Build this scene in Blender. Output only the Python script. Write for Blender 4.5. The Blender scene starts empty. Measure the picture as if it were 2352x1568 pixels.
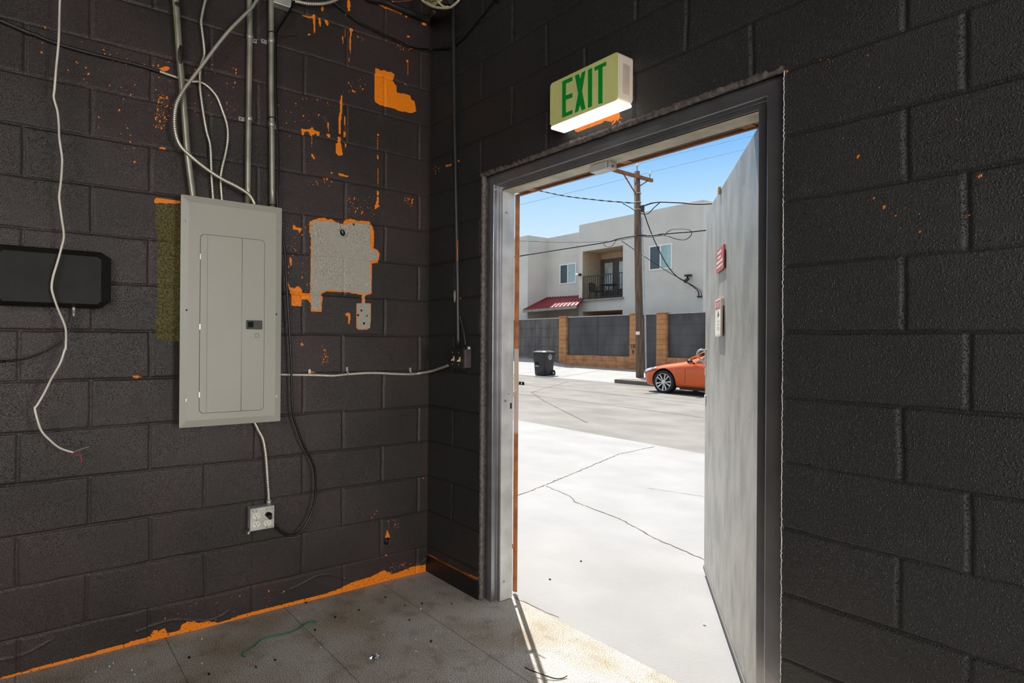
# light levels
SUN = 9.2; SKY = 1.0
FILL_LIGHTS = [('fill_light', (6.2, -.5, 1.2), (0., -1.2, 1.1), .9, 1.9, 85., (1., .975, .94)),  # unseen area lights added to brighten the interior, no fixtures behind them
         ('fill_light', (7.2, -4.6, 1.5), (.6, -.8, 1.2), 2.0, 2.0, 105., (1., .975, .94)),
         ('fill_light', (5.4, -5.5, 3.3), (.8, -.8, .2), 2.2, 1.4, 195., (1., .97, .93))]
import bpy, bmesh, math, random
import numpy as np
from mathutils import Vector, Matrix
random.seed(7); rng = np.random.default_rng(11)
PI = math.pi
SC = bpy.context.scene
COL = SC.collection
ORG = {}          # world origin of every thing / part

def lin(c):
    return tuple((v/255/12.92 if v/255 <= .04045 else ((v/255+.055)/1.055)**2.4) for v in c)

# ------------------------------------------------------------------ materials
MATS = {}
def nd(nt, t, loc=(0, 0), **kw):
    n = nt.nodes.new(t)
    for k, v in kw.items(): setattr(n, k, v)
    return n
def mat(name, rgb, rough=.5, metal=0., var=.12, vscale=8., bump=0., bscale=120., spec=.5, coat=0., rgb2=None, stretch=None):
    """principled with a gentle procedural mottling and an optional bump"""
    if name in MATS: return MATS[name]
    m = bpy.data.materials.new(name); m.use_nodes = True
    nt = m.node_tree; b = nt.nodes['Principled BSDF']; L = nt.links.new
    tc = nd(nt, 'ShaderNodeTexCoord'); src = tc.outputs['Object']
    if stretch:
        mp = nd(nt, 'ShaderNodeMapping'); mp.inputs['Scale'].default_value = stretch; L(src, mp.inputs[0]); src = mp.outputs[0]
    n = nd(nt, 'ShaderNodeTexNoise'); n.inputs['Scale'].default_value = vscale; n.inputs['Detail'].default_value = 5
    L(src, n.inputs['Vector'])
    c = lin(rgb); c2 = lin(rgb2) if rgb2 else tuple(v*(1-var*2) for v in c)
    c1 = c if rgb2 else tuple(min(1, v*(1+var)) for v in c)
    r = nd(nt, 'ShaderNodeValToRGB'); r.color_ramp.elements[0].position = .32; r.color_ramp.elements[1].position = .68
    r.color_ramp.elements[0].color = (*c2, 1); r.color_ramp.elements[1].color = (*c1, 1)
    L(n.outputs['Fac'], r.inputs[0]); L(r.outputs[0], b.inputs['Base Color'])
    b.inputs['Roughness'].default_value = rough; b.inputs['Metallic'].default_value = metal
    b.inputs['Specular IOR Level'].default_value = spec; b.inputs['Coat Weight'].default_value = coat
    b.inputs['Coat Roughness'].default_value = .05
    if bump:
        n2 = nd(nt, 'ShaderNodeTexNoise'); n2.inputs['Scale'].default_value = bscale; n2.inputs['Detail'].default_value = 4
        L(src, n2.inputs['Vector'])
        bp = nd(nt, 'ShaderNodeBump'); bp.inputs['Strength'].default_value = 1.; bp.inputs['Distance'].default_value = bump
        L(n2.outputs['Fac'], bp.inputs['Height']); L(bp.outputs[0], b.inputs['Normal'])
    MATS[name] = m
    return m
def emit(name, rgb, s):
    m = bpy.data.materials.new(name); m.use_nodes = True
    b = m.node_tree.nodes['Principled BSDF']; b.inputs['Base Color'].default_value = (*lin(rgb), 1)
    b.inputs['Emission Color'].default_value = (*lin(rgb), 1); b.inputs['Emission Strength'].default_value = s
    return m

# ------------------------------------------------------------------ mesh builder
class MB:
    def __init__(s): s.v = []; s.f = []; s.m = []; s.sm = []
    def add(s, vs, fs, mi=0, smooth=False):
        o = len(s.v); s.v += [tuple(v) for v in vs]
        for f in fs: s.f.append([o+i for i in f]); s.m.append(mi); s.sm.append(smooth)
        return s
    def box(s, a, b, mi=0):
        (x0, y0, z0), (x1, y1, z1) = [tuple(map(min, a, b)), tuple(map(max, a, b))]
        v = [(x0,y0,z0),(x1,y0,z0),(x1,y1,z0),(x0,y1,z0),(x0,y0,z1),(x1,y0,z1),(x1,y1,z1),(x0,y1,z1)]
        return s.add(v, [(0,3,2,1),(4,5,6,7),(0,1,5,4),(1,2,6,5),(2,3,7,6),(3,0,4,7)], mi)
    def obox(s, c, ax, ay, az, mi=0):
        c, ax, ay, az = map(Vector, (c, ax, ay, az))
        v = [c+i*ax+j*ay+k*az for k in (-1, 1) for j in (-1, 1) for i in (-1, 1)]
        return s.add(v, [(0,2,3,1),(4,5,7,6),(0,1,5,4),(1,3,7,5),(3,2,6,7),(2,0,4,6)], mi)
    def prism(s, poly, d, mi=0):
        """closed 3D polygon extruded by the vector d"""
        n = len(poly); d = Vector(d); P = [Vector(p) for p in poly]
        v = P+[p+d for p in P]
        f = [tuple(range(n))[::-1], tuple(range(n, 2*n))]+[(i, (i+1) % n, n+(i+1) % n, n+i) for i in range(n)]
        return s.add(v, f, mi)
    def tube(s, pts, r, seg=10, mi=0, ridge=None, sub=0, cap=True):
        P = [Vector(p) for p in pts]
        if sub: P = smooth_path(P, sub)
        if ridge: P = resample(P, ridge/3)
        n = len(P); R = [r]*n if not hasattr(r, '__len__') else r
        if ridge: R = [r*(1.0 if i % 3 else .80) for i in range(n)]
        t0 = (P[1]-P[0]).normalized(); up = Vector((0, 0, 1)) if abs(t0.z) < .9 else Vector((1, 0, 0))
        u = t0.cross(up).normalized(); vs = []
        for i in range(n):
            t = (P[min(i+1, n-1)]-P[max(i-1, 0)]).normalized()
            u = (u-t*u.dot(t)).normalized(); w = t.cross(u)
            for k in range(seg):
                a = 2*PI*k/seg; vs.append(P[i]+(u*math.cos(a)+w*math.sin(a))*R[i])
        fs = [(i*seg+k, i*seg+(k+1) % seg, (i+1)*seg+(k+1) % seg, (i+1)*seg+k) for i in range(n-1) for k in range(seg)]
        s.add(vs, fs, mi, True)
        if cap: s.add(vs[:seg], [tuple(range(seg))[::-1]], mi); s.add(vs[-seg:], [tuple(range(seg))], mi)
        return s
    def cyl(s, a, b, r, r2=None, seg=20, mi=0): return s.tube([a, b], [r, r if r2 is None else r2], seg, mi)
    def ball(s, c, r, mi=0, seg=14):
        c = Vector(c); r = (r, r, r) if not hasattr(r, '__len__') else r; h = seg//2; vs = []
        for i in range(h+1):
            for k in range(seg):
                t = PI*i/h; a = 2*PI*k/seg
                vs.append((c.x+r[0]*math.sin(t)*math.cos(a), c.y+r[1]*math.sin(t)*math.sin(a), c.z+r[2]*math.cos(t)))
        return s.add(vs, [(i*seg+k, (i+1)*seg+k, (i+1)*seg+(k+1) % seg, i*seg+(k+1) % seg) for i in range(h) for k in range(seg)], mi, True)
    def grid(s, rows, mi=0, smooth=True, closed=False):
        n = len(rows[0]); vs = [p for r in rows for p in r]
        q = n if closed else n-1
        return s.add(vs, [(i*n+k, i*n+(k+1) % n, (i+1)*n+(k+1) % n, (i+1)*n+k) for i in range(len(rows)-1) for k in range(q)], mi, smooth)
    def build(s, name, mats, parent=None, bev=0, seg=2, ang=35, flip=False):
        o3 = Vector(ORG[parent.name]) if parent else Vector((0, 0, 0))
        if not isinstance(mats, (list, tuple)): mats = [mats]
        me = bpy.data.meshes.new(name)
        me.from_pydata([tuple(Vector(v)-o3) for v in s.v], [], s.f)
        for m in mats: me.materials.append(m)
        me.polygons.foreach_set('material_index', s.m); me.polygons.foreach_set('use_smooth', s.sm)
        bm = bmesh.new(); bm.from_mesh(me); bmesh.ops.remove_doubles(bm, verts=bm.verts, dist=1e-6)
        bmesh.ops.recalc_face_normals(bm, faces=bm.faces); bm.to_mesh(me); bm.free()
        ob = bpy.data.objects.new(name, me); COL.objects.link(ob)
        if parent: ob.parent = parent
        ORG[ob.name] = tuple(o3)
        if bev:
            b = ob.modifiers.new('Bevel', 'BEVEL'); b.width = bev; b.segments = seg; b.limit_method = 'ANGLE'; b.angle_limit = math.radians(ang)
        return ob
def smooth_path(P, sub):
    out = []; n = len(P)
    for i in range(n-1):
        p0, p1, p2, p3 = P[max(i-1, 0)], P[i], P[i+1], P[min(i+2, n-1)]
        for k in range(sub):
            t = k/sub
            out.append(.5*((2*p1)+(p2-p0)*t+(2*p0-5*p1+4*p2-p3)*t*t+(3*p1-p0-3*p2+p3)*t**3))
    return out+[P[-1]]
def resample(P, step):
    out = [P[0]]; acc = 0
    for a, b in zip(P, P[1:]):
        l = (b-a).length
        while acc+l >= step:
            t = (step-acc)/l; a = a+(b-a)*t; out.append(a.copy()); l = (b-a).length; acc = 0
        acc += l
    return out if len(out) > 2 else [P[0], P[-1]]

def tag(o, label, cat, group=None, kind=None):
    o['label'] = label; o['category'] = cat
    if group: o['group'] = group
    if kind: o['kind'] = kind
    return o
def thing(name, loc, label, cat, group=None, kind=None):
    o = bpy.data.objects.new(name, None); COL.objects.link(o); o.location = loc; o.empty_display_size = .1
    ORG[o.name] = tuple(loc)
    return tag(o, label, cat, group, kind)

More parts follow.
